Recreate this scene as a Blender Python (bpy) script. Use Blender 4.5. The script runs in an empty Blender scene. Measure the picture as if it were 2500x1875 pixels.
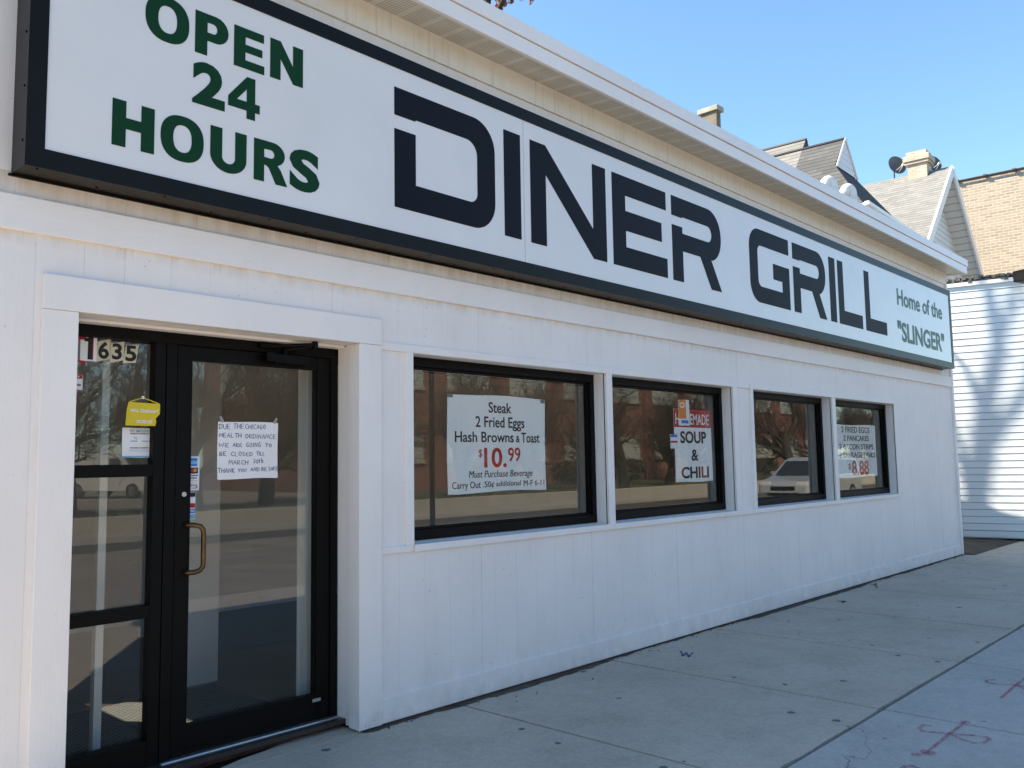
import bpy, bmesh, math, random
from mathutils import Vector, Matrix
R = math.radians
random.seed(7)
SC = bpy.context.scene
COL = SC.collection

# ------------------------------------------------------------------ camera, sky, sun, exposure
CAM = Vector((0.0, -4.2, 1.56))
YAW, PITCH, ROLL = R(46.803), R(5.230), R(-0.927)
fw = Vector((math.sin(YAW)*math.cos(PITCH), math.cos(YAW)*math.cos(PITCH), math.sin(PITCH)))
r0 = Vector((math.cos(YAW), -math.sin(YAW), 0)); u0 = r0.cross(fw)
cr_, sr_ = math.cos(ROLL), math.sin(ROLL)
rv = cr_*r0 + sr_*u0; uv_ = -sr_*r0 + cr_*u0
cam = bpy.data.cameras.new('camera'); camo = bpy.data.objects.new('camera', cam); COL.objects.link(camo)
M = Matrix(((rv.x, uv_.x, -fw.x, CAM.x), (rv.y, uv_.y, -fw.y, CAM.y), (rv.z, uv_.z, -fw.z, CAM.z), (0, 0, 0, 1)))
camo.matrix_world = M
cam.sensor_width = 36.0; cam.lens = 2088.96/2500*36.0
cam.clip_start = 0.05; cam.clip_end = 3000
SC.camera = camo

SUN_AZ = Vector((-0.60, 0.80)); SUN_EL = R(43.3)
w = bpy.data.worlds.new("World"); SC.world = w; w.use_nodes = True
nt = w.node_tree; nt.nodes.clear()
sky = nt.nodes.new('ShaderNodeTexSky'); sky.sky_type = 'NISHITA'; sky.sun_disc = False
sky.sun_elevation = SUN_EL; sky.sun_rotation = math.atan2(SUN_AZ.x, SUN_AZ.y)
sky.air_density = 1.0; sky.dust_density = 0.4; sky.ozone_density = 1.6
bg = nt.nodes.new('ShaderNodeBackground'); bg.inputs['Strength'].default_value = 0.100
wo = nt.nodes.new('ShaderNodeOutputWorld')
tn = nt.nodes.new('ShaderNodeMix'); tn.data_type = 'RGBA'; tn.blend_type = 'MULTIPLY'; tn.inputs[0].default_value = 1; tn.inputs[7].default_value = (.84,1.0,1.03,1)
nt.links.new(sky.outputs[0], tn.inputs[6]); nt.links.new(tn.outputs[2], bg.inputs[0]); nt.links.new(bg.outputs[0], wo.inputs[0])
sl = bpy.data.lights.new('sun', 'SUN'); sl.energy = 4.8; sl.angle = R(0.53); sl.color = (1.0, 0.88, 0.70)
so = bpy.data.objects.new('sun', sl); COL.objects.link(so)
sdir = Vector((SUN_AZ.x*math.cos(SUN_EL), SUN_AZ.y*math.cos(SUN_EL), math.sin(SUN_EL)))
so.rotation_euler = sdir.to_track_quat('Z', 'Y').to_euler(); so.location = (-6, 8, 30)
SC.view_settings.view_transform = 'Standard'; SC.view_settings.look = 'None'
SC.view_settings.exposure = 1.55; SC.view_settings.gamma = 1.0
SC.view_settings.use_curve_mapping = False
try:
    SC.cycles.max_bounces = 8; SC.cycles.transparent_max_bounces = 12; SC.cycles.use_denoising = True
except Exception: pass

# ------------------------------------------------------------------ mesh helpers
class MB:
    def __init__(s): s.v = []; s.f = []; s.u = []
    def face(s, pts, uvs=None):
        b = len(s.v); s.v += [tuple(p) for p in pts]; s.f.append(tuple(range(b, b+len(pts)))); s.u.append(uvs)
    def box(s, x0, x1, y0, y1, z0, z1):
        x0, x1 = min(x0, x1), max(x0, x1); y0, y1 = min(y0, y1), max(y0, y1); z0, z1 = min(z0, z1), max(z0, z1)
        b = len(s.v)
        s.v += [(x0,y0,z0),(x1,y0,z0),(x1,y1,z0),(x0,y1,z0),(x0,y0,z1),(x1,y0,z1),(x1,y1,z1),(x0,y1,z1)]
        for q in ((0,3,2,1),(4,5,6,7),(0,1,5,4),(1,2,6,5),(2,3,7,6),(3,0,4,7)):
            s.f.append(tuple(b+i for i in q))
            P = [s.v[b+i] for i in q]
            nx = abs(P[0][0]-P[2][0]) < 1e-9; ny = abs(P[0][1]-P[2][1]) < 1e-9
            s.u.append([((p[1] if nx else p[0]), (p[2] if (nx or ny) else p[1])) for p in P])
    def obox(s, c, ax, ay, az):      # oriented box from centre and half axes
        c = Vector(c); ax = Vector(ax); ay = Vector(ay); az = Vector(az); b = len(s.v)
        for k in (-1, 1):
            for j, i in ((-1,-1),(-1,1),(1,1),(1,-1)): s.v.append(tuple(c+ax*i+ay*j+az*k))
        for q in ((0,3,2,1),(4,5,6,7),(0,1,5,4),(1,2,6,5),(2,3,7,6),(3,0,4,7)): s.f.append(tuple(b+i for i in q)); s.u.append(None)
    def tube(s, pts, rad, n=8, cap=True):
        pts = [Vector(p) for p in pts]; rad = rad if isinstance(rad, (list, tuple)) else [rad]*len(pts)
        rings = []
        prev = None
        for i, p in enumerate(pts):
            t = (pts[min(i+1, len(pts)-1)]-pts[max(i-1, 0)])
            if t.length < 1e-9: t = Vector((0,0,1))
            t.normalize()
            if prev is None:
                a = Vector((0,0,1)) if abs(t.z) < .9 else Vector((1,0,0)); n1 = t.cross(a).normalized()
            else:
                n1 = (prev - t*prev.dot(t)); n1 = n1.normalized() if n1.length > 1e-6 else t.orthogonal().normalized()
            prev = n1; n2 = t.cross(n1); b = len(s.v)
            s.v += [tuple(p+rad[i]*(math.cos(2*math.pi*k/n)*n1+math.sin(2*math.pi*k/n)*n2)) for k in range(n)]
            rings.append(b)
        for a, b in zip(rings, rings[1:]):
            for k in range(n): s.f.append((a+k, a+(k+1)%n, b+(k+1)%n, b+k)); s.u.append(None)
        if cap:
            s.f.append(tuple(rings[0]+k for k in reversed(range(n)))); s.u.append(None)
            s.f.append(tuple(rings[-1]+k for k in range(n))); s.u.append(None)
    def prism(s, poly, fn, d0, d1):   # 2-D outline (ccw), fn(a,b,d)->3-D, between depths d0 and d1
        n = len(poly); b = len(s.v)
        s.v += [tuple(fn(a, c, d0)) for a, c in poly]+[tuple(fn(a, c, d1)) for a, c in poly]
        s.f.append(tuple(b+i for i in range(n))); s.u.append([(a, c) for a, c in poly])
        s.f.append(tuple(b+n+i for i in reversed(range(n)))); s.u.append([poly[i] for i in reversed(range(n))])
        for i in range(n):
            j = (i+1) % n; s.f.append((b+i, b+n+i, b+n+j, b+j)); s.u.append(None)
    def build(s, name, mat, parent=None, loc=None, bevel=0, smooth=False, rot=None):
        me = bpy.data.meshes.new(name); me.from_pydata(s.v, [], s.f)
        if any(x is not None for x in s.u):
            ul = me.uv_layers.new(name='UVMap'); li = 0
            for f, u in zip(s.f, s.u):
                for k in range(len(f)):
                    ul.data[li].uv = u[k] if u is not None else (0, 0)
                    li += 1
        bm = bmesh.new(); bm.from_mesh(me); bmesh.ops.recalc_face_normals(bm, faces=bm.faces[:]); bm.to_mesh(me); bm.free()
        if smooth:
            for p in me.polygons: p.use_smooth = True
        me.materials.append(mat)
        o = bpy.data.objects.new(name, me); COL.objects.link(o)
        if parent is not None: o.parent = parent
        if loc is not None: o.location = loc
        if rot is not None: o.rotation_euler = rot
        if bevel:
            m = o.modifiers.new('bevel', 'BEVEL'); m.width = bevel; m.segments = 2; m.limit_method = 'ANGLE'; m.angle_limit = R(40)
        return o

def tag(o, label=None, cat=None, group=None, kind=None):
    if label: o['label'] = label
    if cat: o['category'] = cat
    if group: o['group'] = group
    if kind: o['kind'] = kind
    return o
def thing(name, label, cat, loc=(0,0,0), rz=0, group=None):
    o = bpy.data.objects.new(name, None); COL.objects.link(o); o.location = loc; o.rotation_euler = (0,0,rz)
    return tag(o, label, cat, group)
def copy_tree(o, parent=None):
    c = o.copy(); COL.objects.link(c); c.parent = parent
    for ch in list(o.children): copy_tree(ch, c)
    return c
def at0(parent):       # parts are built in world metres: cancel the parent's offset
    return -Vector(parent.location)

# ------------------------------------------------------------------ materials
def newmat(name):
    m = bpy.data.materials.new(name); m.use_nodes = True; nt = m.node_tree
    b = nt.nodes['Principled BSDF']; return m, nt, b
def N(nt, t, **k):
    n = nt.nodes.new(t)
    for a, v in k.items():
        if hasattr(n, a) and a not in ('Scale',): setattr(n, a, v)
    return n
def coord(nt, scale=(1,1,1), kind='pos'):
    g = N(nt, 'ShaderNodeNewGeometry') if kind == 'pos' else N(nt, 'ShaderNodeTexCoord')
    mp = N(nt, 'ShaderNodeMapping'); mp.inputs['Scale'].default_value = scale
    nt.links.new(g.outputs['Position' if kind == 'pos' else ('UV' if kind == 'uv' else 'Object')], mp.inputs[0]); return mp.outputs[0]
def noise(nt, vec, scale, detail=4, rough=.55, lo=0.3, hi=0.7):
    n = N(nt, 'ShaderNodeTexNoise'); n.inputs['Scale'].default_value = scale; n.inputs['Detail'].default_value = detail
    n.inputs['Roughness'].default_value = rough; nt.links.new(vec, n.inputs['Vector'])
    mr = N(nt, 'ShaderNodeMapRange'); mr.inputs[1].default_value = lo; mr.inputs[2].default_value = hi
    nt.links.new(n.outputs['Fac'], mr.inputs[0]); return mr.outputs[0]
def mixc(nt, fac, a, b, blend='MIX'):
    m = N(nt, 'ShaderNodeMix'); m.data_type = 'RGBA'; m.blend_type = blend
    if isinstance(fac, (int, float)): m.inputs[0].default_value = fac
    else: nt.links.new(fac, m.inputs[0])
    for i, c in ((6, a), (7, b)):
        if isinstance(c, (tuple, list)): m.inputs[i].default_value = (c[0], c[1], c[2], 1)
        else: nt.links.new(c, m.inputs[i])
    return m.outputs[2]
def math_(nt, op, a, b=None):
    m = N(nt, 'ShaderNodeMath'); m.operation = op
    for i, x in ((0, a), (1, b)):
        if x is None: continue
        if isinstance(x, (int, float)): m.inputs[i].default_value = x
        else: nt.links.new(x, m.inputs[i])
    return m.outputs[0]
def bump(nt, b, h, strength=.2, dist=.005):
    bp = N(nt, 'ShaderNodeBump'); bp.inputs['Strength'].default_value = strength; bp.inputs['Distance'].default_value = dist
    nt.links.new(h, bp.inputs['Height']); nt.links.new(bp.outputs[0], b.inputs['Normal'])
def basic(name, col, rough=.6, var=.12, vscale=3, bstr=.15, bscale=(60,60,60), metallic=0, spec=.5, bdist=.003):
    m, nt, b = newmat(name)
    b.inputs['Roughness'].default_value = rough; b.inputs['Metallic'].default_value = metallic; b.inputs['Specular IOR Level'].default_value = spec
    c2 = tuple(max(0, x*(1-var*2)) for x in col)
    f = noise(nt, coord(nt), vscale, 5)
    nt.links.new(mixc(nt, f, c2, col), b.inputs['Base Color'])
    if bstr: bump(nt, b, noise(nt, coord(nt, bscale), 1, 3, lo=0, hi=1), bstr, bdist)
    return m
def painted(name, col, grain=(90, 90, 5), spots=.5, stain=(.40,.31,.18), stain_amt=.25, drip=None, ledges=(), splash=.3):
    # white paint on wood: faint wood grain, patchy dirt, small flecks, optional rusty drips (a real stain with its own shape)
    m, nt, b = newmat(name)
    b.inputs['Roughness'].default_value = .55
    p = coord(nt)
    c = mixc(nt, noise(nt, p, 1.3, 5), tuple(x*.93 for x in col), col)
    c = mixc(nt, math_(nt, 'MULTIPLY', noise(nt, coord(nt, (1,1,.35)), 5, 6, .65, .52, .8), stain_amt), c, stain)
    sp = math_(nt, 'MULTIPLY', noise(nt, p, 42, 2, .5, .715, .76), noise(nt, p, 2.2, 3, .5, .45, .65))
    c = mixc(nt, math_(nt, 'MULTIPLY', sp, spots), c, (.10,.08,.06))
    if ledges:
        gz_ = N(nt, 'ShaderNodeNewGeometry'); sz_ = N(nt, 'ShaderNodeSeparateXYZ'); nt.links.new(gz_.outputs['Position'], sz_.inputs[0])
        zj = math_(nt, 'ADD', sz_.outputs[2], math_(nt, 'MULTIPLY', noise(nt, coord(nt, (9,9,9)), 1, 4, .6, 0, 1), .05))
        for (zt_, dep, amt) in ledges:       # run-down dirt below the sign; below the belt board, painted warm bounce light
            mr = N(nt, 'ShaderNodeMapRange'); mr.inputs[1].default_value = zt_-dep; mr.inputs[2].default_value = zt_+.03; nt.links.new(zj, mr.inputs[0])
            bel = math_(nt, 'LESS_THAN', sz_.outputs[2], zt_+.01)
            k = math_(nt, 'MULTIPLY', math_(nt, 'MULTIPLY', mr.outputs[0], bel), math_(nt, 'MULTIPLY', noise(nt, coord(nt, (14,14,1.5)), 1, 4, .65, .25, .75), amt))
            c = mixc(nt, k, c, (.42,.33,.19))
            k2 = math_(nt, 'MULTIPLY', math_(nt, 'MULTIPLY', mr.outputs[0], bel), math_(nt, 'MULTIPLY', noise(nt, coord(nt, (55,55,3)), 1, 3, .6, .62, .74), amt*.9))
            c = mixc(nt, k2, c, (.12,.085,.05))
    if splash:                               # dirt splashed up from the pavement
        gs_ = N(nt, 'ShaderNodeNewGeometry'); ss_ = N(nt, 'ShaderNodeSeparateXYZ'); nt.links.new(gs_.outputs['Position'], ss_.inputs[0])
        mr = N(nt, 'ShaderNodeMapRange'); mr.inputs[1].default_value = .42; mr.inputs[2].default_value = .0; nt.links.new(ss_.outputs[2], mr.inputs[0])
        k = math_(nt, 'MULTIPLY', math_(nt, 'MULTIPLY', mr.outputs[0], mr.outputs[0]), math_(nt, 'MULTIPLY', noise(nt, coord(nt, (7,7,5)), 1, 6, .7, .35, .75), splash*1.6))
        c = mixc(nt, k, c, (.30,.26,.21))
        k = math_(nt, 'MULTIPLY', mr.outputs[0], noise(nt, coord(nt, (40,40,28)), 1, 3, .6, .66, .72))
        c = mixc(nt, math_(nt, 'MULTIPLY', k, .55), c, (.16,.13,.10))
    if drip:
        d = math_(nt, 'MULTIPLY', noise(nt, coord(nt, (26,1,1.1)), 1, 3, .6, .56, .74), drip)
        c = mixc(nt, d, c, (.20,.13,.07))
    nt.links.new(c, b.inputs['Base Color'])
    h = noise(nt, coord(nt, grain), 1, 4, .6, 0, 1)
    bump(nt, b, h, .35, .004)
    return m
def brick(name, c1, c2, mortar, bw=.215, bh=.075, ms=.010, rough=.85, bias=0, c3=None, bumpd=.006):
    m, nt, b = newmat(name); b.inputs['Roughness'].default_value = rough
    tc = N(nt, 'ShaderNodeTexCoord'); uv = tc.outputs['UV']
    # jitter
    t = N(nt, 'ShaderNodeTexBrick'); t.offset = .5
    t.inputs['Scale'].default_value = 1; t.inputs['Mortar Size'].default_value = ms; t.inputs['Mortar Smooth'].default_value = .15
    t.inputs['Brick Width'].default_value = bw; t.inputs['Row Height'].default_value = bh; t.inputs['Bias'].default_value = bias
    for k, c in (('Color1', c1), ('Color2', c2), ('Mortar', mortar)): t.inputs[k].default_value = (*c, 1)
    nt.links.new(uv, t.inputs['Vector'])
    c = t.outputs['Color']
    mp = N(nt, 'ShaderNodeMapping'); mp.inputs['Scale'].default_value = (1,1,1); nt.links.new(uv, mp.inputs[0])
    c = mixc(nt, math_(nt, 'MULTIPLY', noise(nt, mp.outputs[0], 2.2, 5, .6, .4, .75), .45), c, c3 or tuple(x*.6 for x in c1))
    c = mixc(nt, math_(nt, 'MULTIPLY', noise(nt, mp.outputs[0], 25, 4, .6, .35, .75), .25), c, mortar)
    nt.links.new(c, b.inputs['Base Color'])
    inv = math_(nt, 'SUBTRACT', 1.0, t.outputs['Fac'])
    hh = math_(nt, 'ADD', inv, math_(nt, 'MULTIPLY', noise(nt, mp.outputs[0], 60, 3, .5, 0, 1), .35))
    bump(nt, b, hh, .7, bumpd)
    return m
def glassmat(name, ior=2.1, tint=(.80,.86,.84), rough=0.004):
    m, nt, b = newmat(name); nt.nodes.remove(b)
    tr = N(nt, 'ShaderNodeBsdfTransparent'); tr.inputs[0].default_value = (*tint, 1)
    gl = N(nt, 'ShaderNodeBsdfGlossy'); gl.inputs['Roughness'].default_value = rough; gl.inputs[0].default_value = (.97,.96,.93,1)
    fr = N(nt, 'ShaderNodeFresnel'); fr.inputs[0].default_value = ior
    ge = N(nt, 'ShaderNodeNewGeometry')
    # same reflectance from either side of the thin pane
    mixi = N(nt, 'ShaderNodeMix'); mixi.data_type = 'FLOAT'; mixi.inputs[2].default_value = ior; mixi.inputs[3].default_value = 1/ior
    nt.links.new(ge.outputs['Backfacing'], mixi.inputs[0])
    nt.links.new(mixi.outputs[0], fr.inputs[0])
    mx = N(nt, 'ShaderNodeMixShader'); nt.links.new(fr.outputs[0], mx.inputs[0]); nt.links.new(tr.outputs[0], mx.inputs[1]); nt.links.new(gl.outputs[0], mx.inputs[2])
    nz = noise(nt, coord(nt, (1,1,1)), 1.1, 2, .5, 0, 1)
    bp = N(nt, 'ShaderNodeBump'); bp.inputs['Strength'].default_value = .008; bp.inputs['Distance'].default_value = .02
    nt.links.new(nz, bp.inputs['Height']); nt.links.new(bp.outputs[0], gl.inputs['Normal'])
    nt.links.new(mx.outputs[0], nt.nodes['Material Output'].inputs[0]); return m
def flat(name, col, rough=.5, spec=.4, metallic=0):
    m, nt, b = newmat(name); b.inputs['Base Color'].default_value = (*col, 1); b.inputs['Roughness'].default_value = rough
    b.inputs['Specular IOR Level'].default_value = spec; b.inputs['Metallic'].default_value = metallic; return m

M_ = {}
M_['siding'] = painted('white painted siding', (.85,.805,.77), (110,110,4), .7, stain_amt=.12, ledges=((2.90,.16,.75),(2.645,.05,.6)),splash=.35)  # the lower ledge band paints warm bounce light under the belt board
M_['trim'] = painted('white painted trim', (.86,.815,.78), (6,110,110), .35, stain_amt=.10)
M_['trimv'] = painted('white painted upright trim', (.86,.815,.78), (110,110,5), .3, stain_amt=.10)
M_['frieze'] = painted('stained white frieze', (.77,.745,.68), (60,60,6), .8, stain_amt=.30, drip=.35)
M_['fascia'] = basic('white metal fascia', (.83,.80,.78), .35, .04, 1.2, .05, (3,30,30))
M_['rust'] = basic('rusty gap', (.10,.045,.03), .9, .3, 12, .5, (80,80,80))
M_['frame'] = basic('dark bronze aluminium', (.0045,.004,.0035), .5, .15, 8, .05, (60,60,60), spec=.12)
M_['signframe'] = basic('black sign cabinet', (.008,.007,.006), .33, .15, 4, .04, (20,20,20), spec=.14)
M_['glass'] = glassmat('window glass', 1.9, (.92,.94,.92))
M_['doorglass'] = glassmat('door glass', 1.72, (.90,.93,.91))
M_['navy'] = flat('black vinyl', (.0065,.007,.012), .5, .12)
M_['green'] = flat('dark green vinyl', (.005,.042,.016), .5, .12)
M_['greygreen'] = flat('grey green vinyl', (.025,.09,.05), .4, .35)
M_['black'] = flat('black ink', (.018,.018,.02), .6, .3)
M_['blackrub'] = basic('black rubber', (.015,.015,.015), .7, .2, 20, .3, (60,60,60))
M_['redink'] = flat('red ink', (.42,.018,.022), .6, .3)
M_['whiteink'] = flat('white ink', (.78,.78,.78), .6, .3)
M_['paper'] = basic('white paper', (.84,.83,.82), .75, .03, 4, .12, (14,14,14), bdist=.004)
M_['cream'] = basic('cream card', (.62,.57,.42), .7, .05, 10, .05)
M_['blueink'] = flat('blue marker', (.03,.045,.22), .6, .3)
M_['yellow'] = flat('yellow plastic', (.66,.50,.015), .45, .4)
M_['ltblue'] = flat('light blue ink', (.20,.46,.68), .6, .3)
M_['midblue'] = flat('blue card', (.03,.16,.55), .5, .4)
M_['orange'] = flat('orange ink', (.70,.22,.03), .5, .4)
M_['brass'] = basic('bronze handle', (.16,.10,.05), .35, .2, 20, .03, metallic=.9)
M_['alu'] = basic('bare aluminium', (.55,.56,.58), .32, .1, 10, .05, metallic=.9)
M_['tape'] = flat('grey tape', (.14,.15,.15), .4, .5)

def concrete(name, c1, c2, spot=.8, stain=(.19,.165,.135)):
    m, nt, b = newmat(name); b.inputs['Roughness'].default_value = .88
    p = coord(nt)
    c = mixc(nt, noise(nt, p, .9, 6, .6, .3, .7), c1, c2)
    c = mixc(nt, math_(nt, 'MULTIPLY', noise(nt, p, 2.6, 7, .7, .47, .78), .42), c, stain)
    c = mixc(nt, math_(nt, 'MULTIPLY', noise(nt, p, 110, 4, .7, .42, .72), .5), c, tuple(x*.6 for x in c1))
    c = mixc(nt, math_(nt, 'MULTIPLY', noise(nt, p, 90, 2, .6, .60, .78), .25), c, tuple(min(1, x*1.5) for x in c2))
    c = mixc(nt, math_(nt, 'MULTIPLY', noise(nt, p, 14, 6, .75, .42, .68), .32), c, tuple(x*.62 for x in c1))
    c = mixc(nt, math_(nt, 'MULTIPLY', noise(nt, p, 34, 5, .7, .5, .72), .30), c, tuple(min(1, x*1.35) for x in c2))
    # chewing-gum spots
    vo = N(nt, 'ShaderNodeTexVoronoi'); vo.voronoi_dimensions = '2D'; vo.inputs['Scale'].default_value = 3.1; vo.inputs['Randomness'].default_value = 1
    nz = N(nt, 'ShaderNodeTexNoise'); nz.inputs['Scale'].default_value = 30; nt.links.new(p, nz.inputs['Vector'])
    ad = N(nt, 'ShaderNodeVectorMath'); ad.operation = 'MULTIPLY_ADD'; ad.inputs[1].default_value = (.03,.03,.03); nt.links.new(nz.outputs['Color'], ad.inputs[0]); nt.links.new(p, ad.inputs[2])
    nt.links.new(ad.outputs[0], vo.inputs['Vector'])
    sx = N(nt, 'ShaderNodeSeparateColor'); nt.links.new(vo.outputs['Color'], sx.inputs[0])
    rad = math_(nt, 'MULTIPLY', sx.outputs[0], .085)
    on = math_(nt, 'LESS_THAN', vo.outputs['Distance'], rad)
    sel = math_(nt, 'GREATER_THAN', sx.outputs[1], .72)
    c = mixc(nt, math_(nt, 'MULTIPLY', math_(nt, 'MULTIPLY', on, sel), spot), c, (.045,.045,.05))
    # hairline cracks
    ck = N(nt, 'ShaderNodeTexVoronoi'); ck.voronoi_dimensions = '2D'; ck.feature = 'DISTANCE_TO_EDGE'; ck.inputs['Scale'].default_value = .33
    nw = N(nt, 'ShaderNodeTexNoise'); nw.inputs['Scale'].default_value = 3; nw.inputs['Detail'].default_value = 6; nt.links.new(p, nw.inputs['Vector'])
    aw = N(nt, 'ShaderNodeVectorMath'); aw.operation = 'MULTIPLY_ADD'; aw.inputs[1].default_value = (.5,.5,.5); nt.links.new(nw.outputs['Color'], aw.inputs[0]); nt.links.new(p, aw.inputs[2]); nt.links.new(aw.outputs[0], ck.inputs['Vector'])
    c = mixc(nt, math_(nt, 'MULTIPLY', math_(nt, 'MULTIPLY', math_(nt, 'LESS_THAN', ck.outputs['Distance'], .0012), noise(nt, p, .8, 3, .5, .5, .6)), .7), c, (.06,.055,.05))
    nt.links.new(c, b.inputs['Base Color'])
    h = math_(nt, 'ADD', noise(nt, p, 140, 3, .6, 0, 1), math_(nt, 'MULTIPLY', noise(nt, p, 7, 4, .6, 0, 1), 1.2))
    bump(nt, b, h, .6, .005)
    return m
M_['walk'] = concrete('old tan concrete', (.44,.375,.30), (.56,.485,.395))
M_['walkb'] = concrete('newer grey concrete', (.42,.38,.345), (.51,.47,.43), .5, (.20,.20,.21))
M_['joint'] = basic('joint dirt and lap shadow', (.025,.021,.017), .95, .35, 25, .5, (90,90,90))
M_['dirt'] = basic('bare dirt', (.105,.085,.062), .95, .35, 5, .9, (40,40,40), bdist=.02)
M_['asphalt'] = basic('worn asphalt', (.30,.25,.195), .9, .2, 1.2, .4, (120,120,120))
M_['ground'] = basic('ground', (.10,.095,.085), .95, .25, .4, .3, (20,20,20))
def spray(name, col):
    m, nt, b = newmat(name); b.inputs['Base Color'].default_value = (*col, 1); b.inputs['Roughness'].default_value = .9
    tr = N(nt, 'ShaderNodeBsdfTransparent'); mx = N(nt, 'ShaderNodeMixShader')
    f = math_(nt, 'ADD', math_(nt, 'MULTIPLY', noise(nt, coord(nt), 70, 4, .7, .38, .62), .55), math_(nt, 'MULTIPLY', noise(nt, coord(nt), 9, 3, .6, .4, .6), .35))
    nt.links.new(f, mx.inputs[0]); nt.links.new(tr.outputs[0], mx.inputs[1]); nt.links.new(b.outputs[0], mx.inputs[2]); nt.links.new(mx.outputs[0], nt.nodes['Material Output'].inputs[0]); return m
M_['redspray'] = spray('worn red spray paint', (.42,.12,.16))

# ------------------------------------------------------------------ text
def text_mesh(txt, size=1.0, bold=0.0, shear=0.0, spacing=1.0):
    cu = bpy.data.curves.new('t', 'FONT'); cu.body = txt; cu.size = size; cu.offset = bold; cu.shear = shear; cu.space_character = spacing
    cu.resolution_u = 4
    o = bpy.data.objects.new('t', cu); COL.objects.link(o)
    dg = bpy.context.evaluated_depsgraph_get(); dg.update()
    me = bpy.data.meshes.new_from_object(o.evaluated_get(dg)); bpy.data.objects.remove(o); bpy.data.curves.remove(cu)
    return me
def put_text(lines, name, mat, parent, y, off, th=.0012):
    """lines: (text, x0, x1, zbase, ztop, bold, shear). Text stretched into its box on the plane Y=y, facing -Y."""
    objs = []
    for (txt, x0, x1, z0, z1, bold, shear) in lines:
        V = []; F = []
        me = text_mesh(txt, 1.0, bold, shear)
        xs = [v.co.x for v in me.vertices]
        # the box is the cap height of the line (descenders hang below)
        capm = text_mesh('H' if any(ch.isalpha() for ch in txt) else '0', 1.0, bold); ys = [v.co.y for v in capm.vertices]
        c0, c1 = min(ys), max(ys); a0, a1 = min(xs), max(xs)
        for v in me.vertices:
            V.append(((v.co.x-a0)/(a1-a0)*(x1-x0)+x0+off.x, y+off.y, (v.co.y-c0)/(c1-c0)*(z1-z0)+z0+off.z))
        F = [tuple(p.vertices) for p in me.polygons]
        bpy.data.meshes.remove(me); bpy.data.meshes.remove(capm)
        me = bpy.data.meshes.new(name); me.from_pydata(V, [], F)
        bm = bmesh.new(); bm.from_mesh(me)
        bmesh.ops.remove_doubles(bm, verts=bm.verts[:], dist=1e-6)
        for f in bm.faces:
            f.normal_update()
            if f.normal.y > 0: f.normal_flip()
        ret = bmesh.ops.extrude_face_region(bm, geom=bm.faces[:])
        for e in ret['geom']:
            if isinstance(e, bmesh.types.BMVert): e.co.y -= th
        bmesh.ops.recalc_face_normals(bm, faces=bm.faces[:])
        bm.to_mesh(me); bm.free()
        me.materials.append(mat); o = bpy.data.objects.new(name, me); COL.objects.link(o); o.parent = parent; objs.append(o)
    return objs
def shape2d(splines, name, mat, parent, y, off, th=.002):
    """filled outline with holes on the plane Y=y (x, z pairs)"""
    cu = bpy.data.curves.new('s', 'CURVE'); cu.dimensions = '2D'; cu.fill_mode = 'BOTH'; cu.extrude = th/2
    for pts in splines:
        sp = cu.splines.new('POLY'); sp.points.add(len(pts)-1); sp.use_cyclic_u = True
        for q, (a, b) in zip(sp.points, pts): q.co = (a, b, 0, 1)
    o = bpy.data.objects.new('s', cu); COL.objects.link(o)
    dg = bpy.context.evaluated_depsgraph_get(); dg.update()
    me = bpy.data.meshes.new_from_object(o.evaluated_get(dg)); bpy.data.objects.remove(o); bpy.data.curves.remove(cu)
    me.name = name
    for v in me.vertices:
        a, b, c = v.co; v.co = (a+off.x, y-th/2+c+off.y, b+off.z)
    bm = bmesh.new(); bm.from_mesh(me); bmesh.ops.remove_doubles(bm, verts=bm.verts[:], dist=1e-6); bmesh.ops.recalc_face_normals(bm, faces=bm.faces[:]); bm.to_mesh(me); bm.free()
    me.materials.clear(); me.materials.append(mat)
    oo = bpy.data.objects.new(name, me); COL.objects.link(oo); oo.parent = parent; return oo
def arc(cx, cz, rx, rz, a0, a1, n=10):
    return [(cx+rx*math.cos(R(a0+(a1-a0)*i/n)), cz+rz*math.sin(R(a0+(a1-a0)*i/n))) for i in range(n+1)]

# ================================================================== SETTING: ground
def st(o): o['kind'] = 'structure'; return o
g = MB(); g.box(-500, 700, -600, 600, -1.0, -.30); st(g.build('ground', M_['ground']))
g = MB(); g.box(-80, 220, -13.5, -5.0, -.28, -.13); st(g.build('road', M_['asphalt']))
g = MB(); g.box(-80, 220, -15.35, -13.5, -.28, -.118); st(g.build('gutter', M_['dirt']))
M_['kerb'] = concrete('far tan concrete', (.33,.30,.25), (.42,.38,.32), .2)  # tan concrete for the far side of the street
g = MB(); g.box(-80, 220, -16.75, -15.35, -.28, .02); st(g.build('far_sidewalk', M_['kerb'], bevel=.02))
g = MB(); g.box(-80, 220, -5.15, -5.002, -.28, -.004); st(g.build('kerb', M_['walkb'], bevel=.02))
# side street across the road
g = MB(); g.box(3.5, 22.5, -90, -22.5, -.26, .31); st(g.build('parking_lot', M_['asphalt']))

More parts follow.
